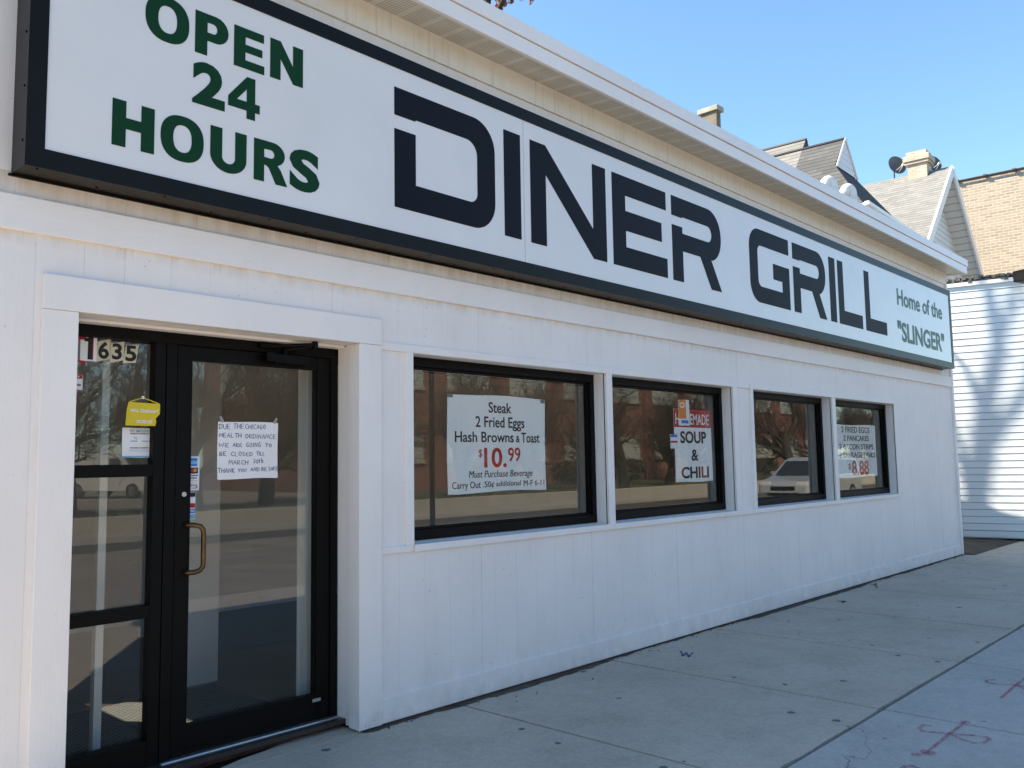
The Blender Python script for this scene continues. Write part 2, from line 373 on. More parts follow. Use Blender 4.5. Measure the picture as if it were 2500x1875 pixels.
# near sidewalk: slabs with joints
JX = [3.92+1.613*i for i in range(-26, 60)]
wk = MB(); wb = MB(); rnd = random.Random(3)
for i in range(len(JX)-1):
    a, b = JX[i]+.009, JX[i+1]-.009
    if b < -25 or a > 70: continue
    dz = rnd.uniform(-.002, .002)
    # back edge follows the building; the dirt corner beyond the diner is left bare
    yb = .02
    if a > 14.9: yb = -.15
    y1 = -2.105
    for (p0, p1, mb, jit) in ((yb, y1+.015, wk, 1), (y1-.015, -4.998, wb, 0)):
        n = 10
        xs = [a+(b-a)*k/n for k in range(n+1)]
        # slightly ragged edges
        top0 = [(x, p0+0*rnd.uniform(-.004,.004), dz) for x in xs]; top1 = [(x, p1+rnd.uniform(-.007,.007), dz) for x in xs]
        for k in range(n):
            mb.face([top0[k], top1[k], top1[k+1], top0[k+1]])
            for q in (top0, top1): mb.face([q[k], q[k+1], (q[k+1][0], q[k+1][1], -.1), (q[k][0], q[k][1], -.1)])
        for q in (0, n): mb.face([top0[q], top1[q], (top1[q][0], top1[q][1], -.1), (top0[q][0], top0[q][1], -.1)])
st(wk.build('sidewalk', M_['walk'])); st(wb.build('sidewalk_outer_strip', M_['walkb']))
g = MB(); g.box(-40, 72, -5.0, .45, -.25, -.03); st(g.build('sidewalk_bed', M_['joint']))
# ragged patch of concrete rising to the threshold
g = MB()
edge = [(1.48,.02),(3.15,.02),(3.15,.235),(3.0,.215),(2.85,.20),(2.72,.19),(2.6,.15),(2.45,.13),(2.3,.085),(2.1,.07),(1.9,.05),(1.7,.045),(1.48,.04)]
g.prism(edge, lambda a, b, d: (a, b, d), -.05, .001); st(g.build('sidewalk_apron', M_['walk']))
# dirt corner between the diner and the white building
g = MB(); rnd = random.Random(5)
nx, ny = 30, 14
def dz_(i, j): return .008+.02*rnd.random()+.03*(j/ny)
grid = [[(14.79+3.6*i/nx, -.16+ (0 if j == 0 else 0)+ 2.4*j/ny, (.004 if j == 0 else dz_(i, j))) for j in range(ny+1)] for i in range(nx+1)]
for i in range(nx):
    for j in range(ny): g.face([grid[i][j], grid[i+1][j], grid[i+1][j+1], grid[i][j+1]])
st(g.build('dirt', M_['dirt']))
# ================================================================== DINER
DN = thing('diner_building', 'low white wood sided diner with black framed windows and long eave', 'diner', (7.9, 2.2, 0)); O = at0(DN)
def part(mb, name, mat, parent=DN, bevel=0, smooth=False):
    off = O
    p = parent
    if p is not DN: off = Vector((0,0,0)) if p.type == 'MESH' and p.get('_abs') else O
    o = mb.build(name, mat, parent, bevel=bevel, smooth=smooth)
    if parent is DN: o.location = O
    return o
XL, XR, YB = 1.0, 14.76, 4.4
OPEN = [(1.505,3.13,-.1,2.296),(3.55,5.595,1.053,2.27),(5.68,7.675,1.053,2.27),(8.09,10.05,1.053,2.27),(10.155,12.13,1.053,2.27)]
# tongue and groove siding boards (one surface, real grooves)
sd = MB(); gx = [1.105+.2125*i for i in range(-1, 66)]
SEAM = [4.158+1.2192*k for k in range(-2, 9)]
gx = [XL]+sorted([x for x in gx if XL+.03 < x < XR-.02 and min(abs(x-q) for q in SEAM) > .05]+[q for q in SEAM if XL+.03 < q < XR-.02])+[XR]
cuts = sorted(set([.0, 4.50]+[z for o in OPEN for z in (max(o[2], 0), o[3])]))
for a, b in zip(gx, gx[1:]):
    ga = .0018 if a in SEAM else .0004; gb = .0018 if b in SEAM else .0004
    xs = sorted(set([a+ga, b-gb]+[x for o in OPEN for x in (o[0], o[1]) if a+ga < x < b-gb]))
    for c, d in zip(xs, xs[1:]):
        zs = [(.02, 4.50)]
        for o in OPEN:
            if (c+d)/2 > o[0] and (c+d)/2 < o[1]:
                nz = []
                for z0, z1 in zs:
                    if z0 < o[2]: nz.append((z0, min(z1, o[2])))
                    if z1 > o[3]: nz.append((max(z0, o[3]), z1))
                zs = nz
        for z0, z1 in zs:
            if z1-z0 > .01: sd.box(c, d, .018, .030, z0, z1)
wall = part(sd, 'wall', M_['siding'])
# carcass behind: front sheathing, end walls, back
bk = MB()
xs = sorted(set([XL+.001, XR-.001]+[x for o in OPEN for x in o[:2]]))
for a, b in zip(xs, xs[1:]):
    m = (a+b)/2; op = [o for o in OPEN if o[0] < m < o[1]]
    if not op: bk.box(a, b, .0205, .14, .02, 4.49)
    else:
        o = op[0]
        if o[2] > 0: bk.box(a, b, .0205, .14, .02, o[2])
        bk.box(a, b, .0205, .14, o[3], 4.49)
bk.box(XL+.001, XR-.001, YB-.1, YB, .02, 4.49)
# right end wall solid, left end wall with a side window opening (y 1.9..3.3, z 1.0..2.45)
bk.box(XR-.12, XR-.001, .14, YB-.1, .02, 4.49)
for (y0, y1, z0, z1) in ((.14, 2.14, .02, 4.49), (2.38, 2.55, .02, 4.49), (3.36, YB-.1, .02, 4.49), (2.14, 2.38, .02, 1.8), (2.14, 2.38, 2.60, 4.49), (2.55, 3.36, .02, 1.8), (2.55, 3.36, 2.39, 4.49)): bk.box(XL+.001, XL+.12, y0, y1, z0, z1)
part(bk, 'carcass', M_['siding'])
# interior shell
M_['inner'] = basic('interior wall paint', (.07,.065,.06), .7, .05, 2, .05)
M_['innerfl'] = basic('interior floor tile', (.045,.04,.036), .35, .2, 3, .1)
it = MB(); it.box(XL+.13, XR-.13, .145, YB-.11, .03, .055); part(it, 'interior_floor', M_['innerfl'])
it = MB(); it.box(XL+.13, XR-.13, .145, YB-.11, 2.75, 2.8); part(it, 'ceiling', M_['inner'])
# trims
t = MB(); t.box(XL-.01, XR-.07, -.006, .024, 2.64, 2.80); part(t, 'belt_board', M_['trim'], bevel=.003)
t = MB(); t.box(3.292, XR-.07, .0, .024, .014, .16); part(t, 'base_board', M_['trim'], bevel=.003)
t = MB(); t.box(3.292, XR-.02, .004, .03, -.005, .0139); t.box(1.0, 1.49, .006, .03, -.005, .0139); part(t, 'sill_plate', M_['rust'])
t = MB(); t.box(XR-.065, XR+.02, -.010, .07, .012, 4.30); part(t, 'corner_board', M_['trimv'], bevel=.003)
t = MB(); t.box(XL-.01, XR+.03, .0, .0175, 4.30, 4.52); part(t, 'frieze_board', M_['frieze'], bevel=.003)
t = MB()
t.box(3.294, 8.03, .001, .024, 2.272, 2.322); part(t, 'head_trim', M_['trim'], bevel=.002); t = MB(); t.box(8.034, 12.14, -.002, .024, 2.272, 2.322); part(t, 'head_trim', M_['trim'], bevel=.002)
t = MB()
t.box(3.294, 3.548, .002, .024, 1.012, 1.052); part(t, 'sill_trim', M_['trim'], bevel=.002); t = MB(); t.box(3.552, 8.03, -.003, .024, 1.008, 1.052); part(t, 'sill_trim', M_['trim'], bevel=.002); t = MB(); t.box(8.034, 12.14, -.003, .024, 1.008, 1.052); part(t, 'sill_trim', M_['trim'], bevel=.002)
t = MB()
for a, b in ((3.49,3.548),(5.597,5.678),(7.677,7.765),(8.035,8.088),(10.052,10.153)):
    t = MB(); t.box(a, b, -.004 if b-a < .07 else .0, .13, 1.0525, 2.2715); part(t, 'window_casing', M_['trimv'], bevel=.002)
t = MB(); t.box(12.132, 12.15, .012, .13, 1.0525, 2.2715); part(t, 'window_casing', M_['trimv'], bevel=.002)
for o in OPEN[1:]:
    t = MB(); t.box(o[0]-.001, o[1]+.001, .0245, .2, o[3]-.001, o[3]+.012); part(t, 'head_lining', M_['trim'])
    t = MB(); b = len(t.v)                                                   # sloped sill
    x0, x1 = o[0]+.0005, o[1]-.0005
    t.v += [(x0,.0245,1.0),(x1,.0245,1.0),(x1,.2,1.0),(x0,.2,1.0),(x0,.0245,1.0515),(x1,.0245,1.0515),(x1,.2,1.066),(x0,.2,1.066)]
    for q in ((0,3,2,1),(4,5,6,7),(0,1,5,4),(1,2,6,5),(2,3,7,6),(3,0,4,7)): t.f.append(tuple(b+i for i in q)); t.u.append(None)
    part(t, 'window_sill', M_['trim'])
# door surround
t = MB()
t.box(1.35, 1.506, -.004, .024, .01, 2.2955); part(t, 'door_casing', M_['trimv'], bevel=.003); t = MB(); t.box(3.121, 3.29, -.006, .024, .012, 2.2955); part(t, 'door_casing', M_['trimv'], bevel=.003); t = MB(); t.box(1.35, 3.291, -.009, .024, 2.297, 2.459)
part(t, 'door_casing', M_['trimv'], bevel=.003)
t = MB()
t.box(1.49, 1.504, .0245, .31, .01, 2.29); t.box(3.123, 3.145, .0245, .1, .012, 2.29); t.box(3.134, 3.147, .104, .232, .03, 2.29); t.box(1.49, 3.147, .0245, .31, 2.298, 2.31); t.box(1.5, 3.133, .16, .30, 2.282, 2.297)
part(t, 'door_jamb', M_['trimv'], bevel=.002)
# eave
t = MB(); rows = 0
x = XL-.1
xe = 14.86
sof = MB()
sof.face([(XL-.1, .03, 4.492), (xe, .03, 4.492), (xe, -.27, 4.462), (XL-.1, -.27, 4.462)], [(XL-.1,.3),(xe,.3),(xe,0),(XL-.1,0)])
sof.face([(XL-.1, .03, 4.51), (xe, .03, 4.51), (xe, -.27, 4.48), (XL-.1, -.27, 4.48)], [(XL-.1,.3),(xe,.3),(xe,0),(XL-.1,0)])
sm, snt, sb = newmat('vented soffit')
sb.inputs['Roughness'].default_value = .5
tc = N(snt, 'ShaderNodeTexCoord'); sx = N(snt, 'ShaderNodeSeparateXYZ'); snt.links.new(tc.outputs['UV'], sx.inputs[0])
wv = math_(snt, 'ABSOLUTE', math_(snt, 'SINE', math_(snt, 'MULTIPLY', sx.outputs[0], math.pi/.0215)))
slot = math_(snt, 'LESS_THAN', wv, .38)
grp = math_(snt, 'GREATER_THAN', math_(snt, 'FRACT', math_(snt, 'MULTIPLY', sx.outputs[0], 1/.2)), .22)
ins = math_(snt, 'MULTIPLY', math_(snt, 'GREATER_THAN', sx.outputs[1], .03), math_(snt, 'LESS_THAN', sx.outputs[1], .27))
sl_ = math_(snt, 'MULTIPLY', math_(snt, 'MULTIPLY', slot, grp), ins)
base_ = mixc(snt, noise(snt, coord(snt), 4, 5), (.58,.55,.47), (.69,.665,.60))
snt.links.new(mixc(snt, math_(snt, 'MULTIPLY', sl_, .8), base_, (.16,.15,.12)), sb.inputs['Base Color'])
bump(snt, sb, math_(snt, 'SUBTRACT', 1.0, sl_), .6, .004)
part(sof, 'soffit', sm)
fa = MB()
fj = [XL-.1, 2.6, 5.66, 8.72, 11.80, xe]
for a, b in zip(fj, fj[1:]):
    fa.box(a+.001, b-.001, -.290, -.262, 4.455, 4.566)
    fa.box(a+.001, b-.001, -.305, -.262, 4.570, 4.676)
# return at the right end
fa.box(xe+.0005, xe+.02, -.289, YB+.1, 4.4555, 4.566); fa.box(xe+.0005, xe+.035, -.304, YB+.1, 4.570, 4.6755)
part(fa, 'fascia', M_['fascia'], bevel=.003)
fg = MB(); fg.box(XL-.1, xe, -.287, -.262, 4.561, 4.5705); part(fg, 'fascia_shadow_gap', M_['joint'])
rf = MB(); rf.box(XL-.1, xe, -.262, YB+.1, 4.50, 4.66); M_['roofing'] = basic('grey flat roofing', (.12,.12,.12), .9, .2, 2, .4)
roof = part(rf, 'roof', M_['roofing'])
# chimney on the flat roof, behind the eave
def P(px, py, Y):   # world point of a photograph pixel on the vertical plane Y
    d = rv*((px-1250)/2088.96)+uv_*(-(py-937.5)/2088.96)+fw; t_ = (Y-CAM.y)/d.y; return CAM+d*t_
M_['chim'] = basic('weathered chimney render', (.26,.215,.165), .9, .25, 5, .5, (30,30,30), bdist=.01)
M_['chimcap'] = basic('concrete cap', (.42,.39,.33), .9, .15, 6, .4, (40,40,40))
c0 = P(1716.5, 270, 2.6); c1 = P(1750.5, 262, 2.6); c2 = P(1766, 320, 3.0)
ct = P(1750, 257, 2.6).z
cw = .62
cx1 = P(1750.5, 300, 2.6).x
def px_of(wp): d = Vector(wp)-CAM; return 1250+2088.96*d.dot(rv)/d.dot(fw)
cwx = next(q*.01 for q in range(5, 200) if px_of((cx1+q*.01, 2.6, 6)) >= 1766); cdy = next(q*.01 for q in range(5, 200) if px_of((cx1, 2.6+q*.01, 6)) <= 1718)
ch = MB(); ch.box(cx1, cx1+cwx, 2.6, 2.6+cdy, 4.55, ct-.085); o = ch.build('chimney', M_['chim'], roof, bevel=.008)
ch = MB(); ch.box(cx1-.035, cx1+cwx+.05, 2.565, 2.6+cdy+.04, ct-.085, ct); ch.build('chimney_cap', M_['chimcap'], roof, bevel=.008)
# two white gooseneck vents
M_['pvc'] = basic('white plastic pipe', (.78,.78,.76), .35, .05, 6, .02)
def goose(px, py, Yv):
    p = P(px, py, Yv); r = .074; m = MB(); bx_, by_ = -.60, .42
    pts = [(p.x, p.y, 4.6), (p.x, p.y, p.z-.16)]
    for k in range(1, 10):
        a = math.pi*k/10; q = .080*(1-math.cos(a)); pts.append((p.x+bx_*q, p.y+by_*q, p.z-.16+.09*math.sin(a)))
    pts.append((p.x+bx_*.160, p.y+by_*.160, p.z-.20))
    m.tube(pts, r, 18)
    m.tube([(p.x, p.y, p.z-.24), (p.x, p.y, p.z-.19)], r*1.07, 18)
    o = m.build('vent_pipe', M_['pvc'], roof, smooth=True); return o
goose(2031, 430, .55); goose(2078, 449, .55)
# windows
PANE_Y = .165
for wi, o in enumerate(OPEN[1:]):
    a, b, z0, z1 = o[0]+.0005, o[1]-.0005, 1.0665, 2.2685
    m = MB(); fwid = .062
    m.box(a, b, .125, .195, z1-fwid, z1); m.box(a, b, .125, .195, z0, z0+fwid); m.box(a, a+.05, .126, .194, z0+fwid, z1-fwid); m.box(b-.05, b, .126, .194, z0+fwid, z1-fwid)
    m.box(a+.05, b-.05, .150, .185, z1-fwid-.018, z1-fwid); m.box(a+.05, b-.05, .150, .185, z0+fwid, z0+fwid+.018); m.box(a+.05, a+.068, .150, .185, z0+fwid+.018, z1-fwid-.018); m.box(b-.068, b-.05, .150, .185, z0+fwid+.018, z1-fwid-.018)
    wn = part(m, 'window', M_['frame'], bevel=.002)
    p = MB(); p.face([(a+.06, PANE_Y, z0+.07), (b-.06, PANE_Y, z0+.07), (b-.06, PANE_Y, z1-.07), (a+.06, PANE_Y, z1-.07)])
    p.build('pane', M_['glass'], wn)
# storefront: sidelight
DY = .25
m = MB()
m.box(1.5045, 3.1305, .23, .30, 2.222, 2.2815)
m.box(1.5045, 1.56, .231, .299, .05, 2.2219); m.box(1.978, 2.035, .231, .299, .05, 2.2219); m.box(2.0405, 2.098, .231, .299, .05, 2.2219)
m.box(2.035, 2.0405, .24, .29, .05, 2.2219)
m.box(1.56, 1.978, .232, .298, 1.517, 1.580); m.box(1.56, 1.978, .232, .298, .795, .858); m.box(1.56, 1.978, .232, .298, .05, .185)
m.box(3.082, 3.1305, .231, .299, .05, 2.2219)
sl2 = part(m, 'sidelight', M_['frame'], bevel=.002)
for z0, z1 in ((1.58,2.222),(.858,1.517),(.185,.795)):
    p = MB(); p.face([(1.56, .284, z0), (1.978, .284, z0), (1.978, .284, z1), (1.56, .284, z1)]); p.build('pane', M_['doorglass'], sl2)
# door leaf
m = MB()
m.box(2.103, 2.178, .238, .285, .068, 2.218); m.box(2.985, 3.076, .238, .285, .068, 2.218)
m.box(2.178, 2.985, .239, .284, 2.142, 2.218); m.box(2.178, 2.985, .239, .284, .068, .212)
m.box(2.178, 2.192, .246, .2815, .212, 2.142); m.box(2.975, 2.985, .246, .2815, .212, 2.142)
m.box(3.0775, 3.0815, .25, .29, .06, 2.22)
door = part(m, 'entrance_door', M_['frame'], bevel=.002)
p = MB(); p.face([(2.178, .2825, .212), (2.985, .2825, .212), (2.985, .2825, 2.142), (2.178, .2825, 2.142)]); p.build('pane', M_['doorglass'], door)
h = MB(); hp = [(2.148,.24,1.262),(2.148,.205,1.262)]
hp = [(2.150,.240,1.256),(2.170,.190,1.256)]
hp = [(2.150,.243,1.258)]+[(2.150+.08*(1-math.cos(a)), .243-.07*math.sin(a), 1.258-.012*(1-math.cos(a))) for a in [R(q) for q in (20,40,60,75,90)]]
hp = [(2.155,.245,1.255),(2.168,.215,1.255),(2.195,.195,1.254),(2.222,.188,1.246),(2.238,.186,1.226),(2.240,.186,1.20),(2.240,.186,1.06),(2.238,.186,1.034),(2.222,.188,1.014),(2.195,.195,1.006),(2.168,.215,1.005),(2.155,.245,1.005)]
h.tube(hp, .0135, 12); h.build('handle', M_['brass'], door, smooth=True)
h = MB(); h.tube([(2.149,.2385,1.418),(2.149,.230,1.418)], .013, 16); h.build('lock', M_['alu'], door)
h = MB(); h.box(2.60, 2.66, .17, .238, 2.165, 2.215); h.box(2.66, 2.895, .178, .238, 2.160, 2.212)
h.tube([(2.745,.21,2.212),(2.745,.21,2.245)], .016, 10)
for q in (((2.745,.205,2.243),(2.86,.085,2.262)),((2.86,.075,2.272),(2.62,.225,2.255))): h.tube(q, .011, 8)
h.obox((2.862,.08,2.267), (.014,.0,0), (0,.014,0), (0,0,.022)); h.box(2.575, 2.66, .2, .24, 2.245, 2.27)
h.build('door_closer', M_['frame'], door, bevel=.002)
h = MB(); h.box(2.962, 3.018, .2365, .238, .168, .186); h.build('label_plate', M_['alu'], door)
h = MB(); h.box(2.04, 3.13, .205, .31, .045, .062); h.box(2.04, 3.13, .198, .206, .036, .060); part(h, 'threshold', M_['alu'], bevel=.003)
h = MB(); h.box(1.49, 3.14, .20, .33, -.01, .047); part(h, 'door_step', M_['rust'])
h = MB(); h.box(1.5, 2.04, .17, .33, .0, .052); part(h, 'sidelight_curb', M_['frame'])

# things inside, seen through the glass
mt, mnt, mb_ = newmat('perforated rubber mat'); mb_.inputs['Roughness'].default_value = .75
tb = N(mnt, 'ShaderNodeTexBrick'); tb.inputs['Scale'].default_value = 1; tb.inputs['Brick Width'].default_value = .05; tb.inputs['Row Height'].default_value = .022; tb.inputs['Mortar Size'].default_value = .006
tb.inputs['Color1'].default_value = (.10,.10,.095,1); tb.inputs['Color2'].default_value = (.14,.14,.13,1); tb.inputs['Mortar'].default_value = (.012,.012,.012,1)
mnt.links.new(coord(mnt), tb.inputs['Vector']); mnt.links.new(tb.outputs['Color'], mb_.inputs['Base Color'])
g = MB(); g.box(1.75, 3.0, .42, 1.5, .0555, .068)
tag(g.build('door_mat', mt), 'dark perforated rubber mat on the floor just inside the glass door', 'door mat')
M_['post'] = basic('white interior woodwork', (.72,.72,.70), .5, .04, 3, .05)
vf = thing('vestibule_and_reflection_posts', 'white vestibule woodwork behind the door glass, with an added post imitating the jamb reflection', 'vestibule frame', (2.4, .7, 0)); vo_ = at0(vf)
for pa, pb, yy, dd in ((460, 538, 1.6, .05), (243, 262, .55, .05), (350, 384, 3.6, .05), (735, 771, .47, .04)):  # last post is added to imitate the white jamb's reflection in the glass
    a = P(pa, 1200, yy).x; b = P(pb, 1200, yy).x; g = MB(); g.box(a, b, yy, yy+dd, .0555, 2.7); g.build('post', M_['post'], vf, vo_)
lampf = thing('ceiling_light', 'unlit white fluorescent tube fixture inside behind the first large window', 'ceiling light', (4.75, .7, 2.28))
g = MB(); g.box(-.75, .75, -.08, .08, .02, .07); g.build('housing', M_['post'], lampf, bevel=.005)
g = MB(); g.tube([(-.7,-.04,.0),(.7,-.04,.0)], .016, 10); g.tube([(-.7,.04,.0),(.7,.04,.0)], .016, 10); g.build('tube', M_['pvc'], lampf, smooth=True)

# ================================================================== SIGN
SG = thing('fascia_sign', 'long white diner name sign in a black cabinet above the windows', 'sign', (7.7, 0, 2.9)); SO = at0(SG)
SY = -.165
sx0, sx1, sz0, sz1 = 1.203, 14.345, 2.895, 4.122
ix0, ix1, iz0, iz1 = 1.283, 14.262, 2.984, 4.036
m = MB()
# mitred retainer frame, with a visible depth, and a thin flange on the wall
def quadprism(mb, pts, y0, y1): mb.prism(pts, lambda a, b, d: (a, d, b), y0, y1)
for pts in ([(sx0,sz0),(sx1,sz0),(ix1,iz0),(ix0,iz0)], [(sx1,sz0),(sx1,sz1),(ix1,iz1),(ix1,iz0)], [(sx1,sz1),(sx0,sz1),(ix0,iz1),(ix1,iz1)], [(sx0,sz1),(sx0,sz0),(ix0,iz0),(ix0,iz1)]): quadprism(m, pts, SY, SY+.02)
m.box(sx0+.001, sx1-.001, SY+.0205, .017, sz0+.001, sz0+.03); m.box(sx0+.001, sx1-.001, SY+.0205, .017, sz1-.03, sz1-.001)
m.box(sx0+.001, sx0+.03, SY+.0205, .017, sz0+.03, sz1-.03); m.box(sx1-.03, sx1-.001, SY+.0205, .017, sz0+.03, sz1-.03)
m.box(sx0-.012, sx1+.01, .006, .017, sz0-.010, sz0+.0005)
for i in range(46):      # rivets on the underside and the left side
    xx = sx0+.06+i*.29
    if xx < sx1-.05: m.tube([(xx, SY+.03+(.09 if i % 2 else 0), sz0+.002), (xx, SY+.03+(.09 if i % 2 else 0), sz0-.004)], .006, 6)
for i in range(5): m.tube([(sx0+.002, SY+.04, sz0+.12+.25*i), (sx0-.004, SY+.04, sz0+.12+.25*i)], .006, 6)
m.build('cabinet', M_['signframe'], SG, SO)
fm, fnt, fb = newmat('white acrylic sign face'); fb.inputs['Roughness'].default_value = .16; fb.inputs['Specular IOR Level'].default_value = .55
fnt.links.new(mixc(fnt, noise(fnt, coord(fnt), 2.0, 4), (.70,.685,.67), (.74,.72,.705)), fb.inputs['Base Color'])
bump(fnt, fb, noise(fnt, coord(fnt), 1.1, 2, .5, 0, 1), .22, .03)
FY = SY+.006
for a, b in ((ix0-.004, 4.4615), (4.4655, 9.0), (9.0002, ix1+.004)):
    m = MB(); m.box(a, b, FY, FY+.008, iz0-.004, iz1+.004); m.build('face_panel', fm, SG, SO)
m = MB(); m.box(4.4615, 4.4655, FY+.003, FY+.008, iz0, iz1); m.build('panel_seam', M_['tape'], SG, SO)
LY = FY-.0005
def letter(spl, mat, ch, nm='letter'):
    o = shape2d(spl, nm, mat, SG, LY, SO); o['label'] = 'letter '+ch if ch.isalpha() else 'figure '+ch; return o
zb, zt, sw, hh_ = 3.142, 3.910, .172, .170
nv = M_['navy']
def LD(x0, x1):
    r, ri = .205, .10
    out = [(x0, zb)]+arc(x1-r, zb+r, r, r, -90, 0)+arc(x1-r, zt-r, r, r, 0, 90)+[(x0, zt), (x0, zt-.18), (x0+sw, zt-.18), (x0+sw, zt-hh_)]+arc(x1-sw-ri, zt-hh_-ri, ri, ri, 90, 0)+arc(x1-sw-.07, zb+hh_+.07, .07, .07, 0, -90)+[(x0+sw, zb+hh_), (x0+sw, zt-.268), (x0, zt-.268)]
    return [out]
def LI(x0): return [[(x0, zb), (x0+sw, zb), (x0+sw, zt), (x0, zt)]]
def LN(x0, x1): return [[(x0, zb), (x0+sw, zb), (x0+sw, zt-.225), (x1-sw, zb), (x1, zb), (x1, zt), (x1-sw, zt), (x1-sw, zb+.235), (x0+sw, zt), (x0, zt)]]
def LE(x0, x1): 
    return [[(x0, zb), (x1, zb), (x1, zb+.17), (x0+sw+.008, zb+.17), (x0+sw+.008, zb+.308), (x1-.078, zb+.308), (x1-.078, zb+.476), (x0+sw+.008, zb+.476), (x0+sw+.008, zb+.605), (x1, zb+.605), (x1, zt), (x0, zt)]]
def LR(x0, x1):
    r, ri = .235, .075
    bz = zb+.27
    body = [(x0, zb), (x0+sw, zb), (x0+sw, zb+.283), (x0+.47, zb+.283), (x0+.655, zb), (x0+.845, zb), (x0+.665, bz+.01)]
    body += arc(x1-r+.0, bz+r, r, r, -72, 0)+arc(x1-r, zt-r, r, r, 0, 90)+[(x0, zt), (x0, zt-.18), (x0+sw, zt-.18), (x0+sw, zt-hh_)]
    body += arc(x1-sw-ri, zt-hh_-ri, ri, ri, 90, 0)+arc(x1-sw-ri, zb+.446+ri, ri, ri, 0, -90)+[(x0+sw, zb+.446), (x0+sw, zb+.503), (x0, zb+.503)]
    return [body]
def LG(x0, x1):
    r, ri = .20, .07
    return [[(x1, zb), (x1, zb+.452), (x1-.375, zb+.452), (x1-.375, zb+.285), (x1-sw, zb+.285), (x1-sw, zb+hh_)]+arc(x0+sw+ri, zb+hh_+ri, ri, ri, 270, 180)+arc(x0+sw+ri, zt-hh_-ri, ri, ri, 180, 90)+[(x1, zt-hh_), (x1, zt)]+arc(x0+r, zt-r, r, r, 90, 180)+arc(x0+r, zb+r, r, r, 180, 270)]
def LL(x0, x1): return [[(x0, zb), (x1, zb), (x1, zb+hh_), (x0+.16, zb+hh_), (x0+.16, zt), (x0, zt)]]
letter(LD(3.272, 4.163), nv, 'D'); letter(LI(4.255), nv, 'I'); letter(LN(4.532, 5.440), nv, 'N'); letter(LE(5.527, 6.318), nv, 'E'); letter(LR(6.406, 7.262), nv, 'R')
letter(LG(7.828, 8.712), nv, 'G'); letter(LR(8.808, 9.652), nv, 'R'); letter(LI(9.765), nv, 'I'); letter(LL(10.012, 10.730), nv, 'L'); letter(LL(10.834, 11.553), nv, 'L')
# OPEN / 24 / HOURS in heavy green capitals
gn = M_['green']
def sup(cx, cz, rx, rz, e=2.35, n=44):
    out = []
    for i in range(n):
        a = 2*math.pi*i/n; c, s = math.cos(a), math.sin(a)
        out.append((cx+rx*math.copysign(abs(c)**(2/e), c), cz+rz*math.copysign(abs(s)**(2/e), s)))
    return out
def gO(x0, x1, z0, z1): cx, cz = (x0+x1)/2, (z0+z1)/2; return [sup(cx, cz, (x1-x0)/2, (z1-z0)/2), sup(cx, cz, (x1-x0)/2*.43, (z1-z0)/2*.60)]
def U(x0, x1, z0, z1): return lambda a, b: (x0+a*(x1-x0), z0+b*(z1-z0))
def gE(*b): f = U(*b); return [[f(0,0), f(1,0), f(1,.21), f(.37,.21), f(.37,.41), f(.93,.41), f(.93,.60), f(.37,.60), f(.37,.79), f(.98,.79), f(.98,1), f(0,1)]]
def gN(*b): f = U(*b); return [[f(0,0), f(.31,0), f(.31,.55), f(.70,0), f(1,0), f(1,1), f(.69,1), f(.69,.45), f(.31,1), f(0,1)]]
def gH(*b): f = U(*b); return [[f(0,0), f(.32,0), f(.32,.40), f(.68,.40), f(.68,0), f(1,0), f(1,1), f(.68,1), f(.68,.64), f(.32,.64), f(.32,1), f(0,1)]]
def g4(*b): f = U(*b); return [[f(.58,0), f(.85,0), f(.85,.19), f(1,.19), f(1,.40), f(.85,.40), f(.85,1), f(.58,1), f(0,.42), f(0,.19), f(.58,.19)], [f(.58,.40), f(.27,.40), f(.58,.70)]]
def gP(x0, x1, z0, z1):
    f = U(x0, x1, z0, z1); q = lambda cx, cz, rx, rz, a, b: [f(*p) for p in arc(cx, cz, rx, rz, a, b)]
    return [[f(0,0), f(.36,0), f(.36,.36), f(.58,.36)]+q(.62, .68, .38, .32, -90, 90)+[f(0,1)], [f(.36,.56)]+q(.54, .68, .115, .12, -90, 90)+[f(.36,.80)]]
def gR(x0, x1, z0, z1):
    f = U(x0, x1, z0, z1); q = lambda cx, cz, rx, rz, a, b: [f(*p) for p in arc(cx, cz, rx, rz, a, b)]
    return [[f(0,0), f(.30,0), f(.30,.41), f(.36,.41), f(.44,.36), f(.65,0), f(1,0), f(.80,.36), f(.70,.46)]+q(.56, .72, .36, .28, -50, 90)+[f(0,1)], [f(.30,.60)]+q(.49, .70, .115, .105, -90, 90)+[f(.30,.80)]]
def gU(x0, x1, z0, z1):
    f = U(x0, x1, z0, z1); q = lambda cx, cz, rx, rz, a, b: [f(*p) for p in arc(cx, cz, rx, rz, a, b, 14)]
    return [[f(0,1), f(0,.37)]+q(.5, .37, .5, .37, 180, 360)+[f(1,1), f(.68,1), f(.68,.38)]+q(.5, .36, .18, .15, 360, 180)+[f(.32,1)]]
def stroke_shape(center, wd, n=4):      # thick open stroke as an outline
    L = []; Rr = []
    for i, p in enumerate(center):
        a = center[max(i-1, 0)]; b = center[min(i+1, len(center)-1)]; dx, dy = b[0]-a[0], b[1]-a[1]; l = math.hypot(dx, dy) or 1
        wv_ = wd[i] if isinstance(wd, list) else wd
        L.append((p[0]-dy/l*wv_, p[1]+dx/l*wv_)); Rr.append((p[0]+dy/l*wv_, p[1]-dx/l*wv_))
    return [L+Rr[::-1]]
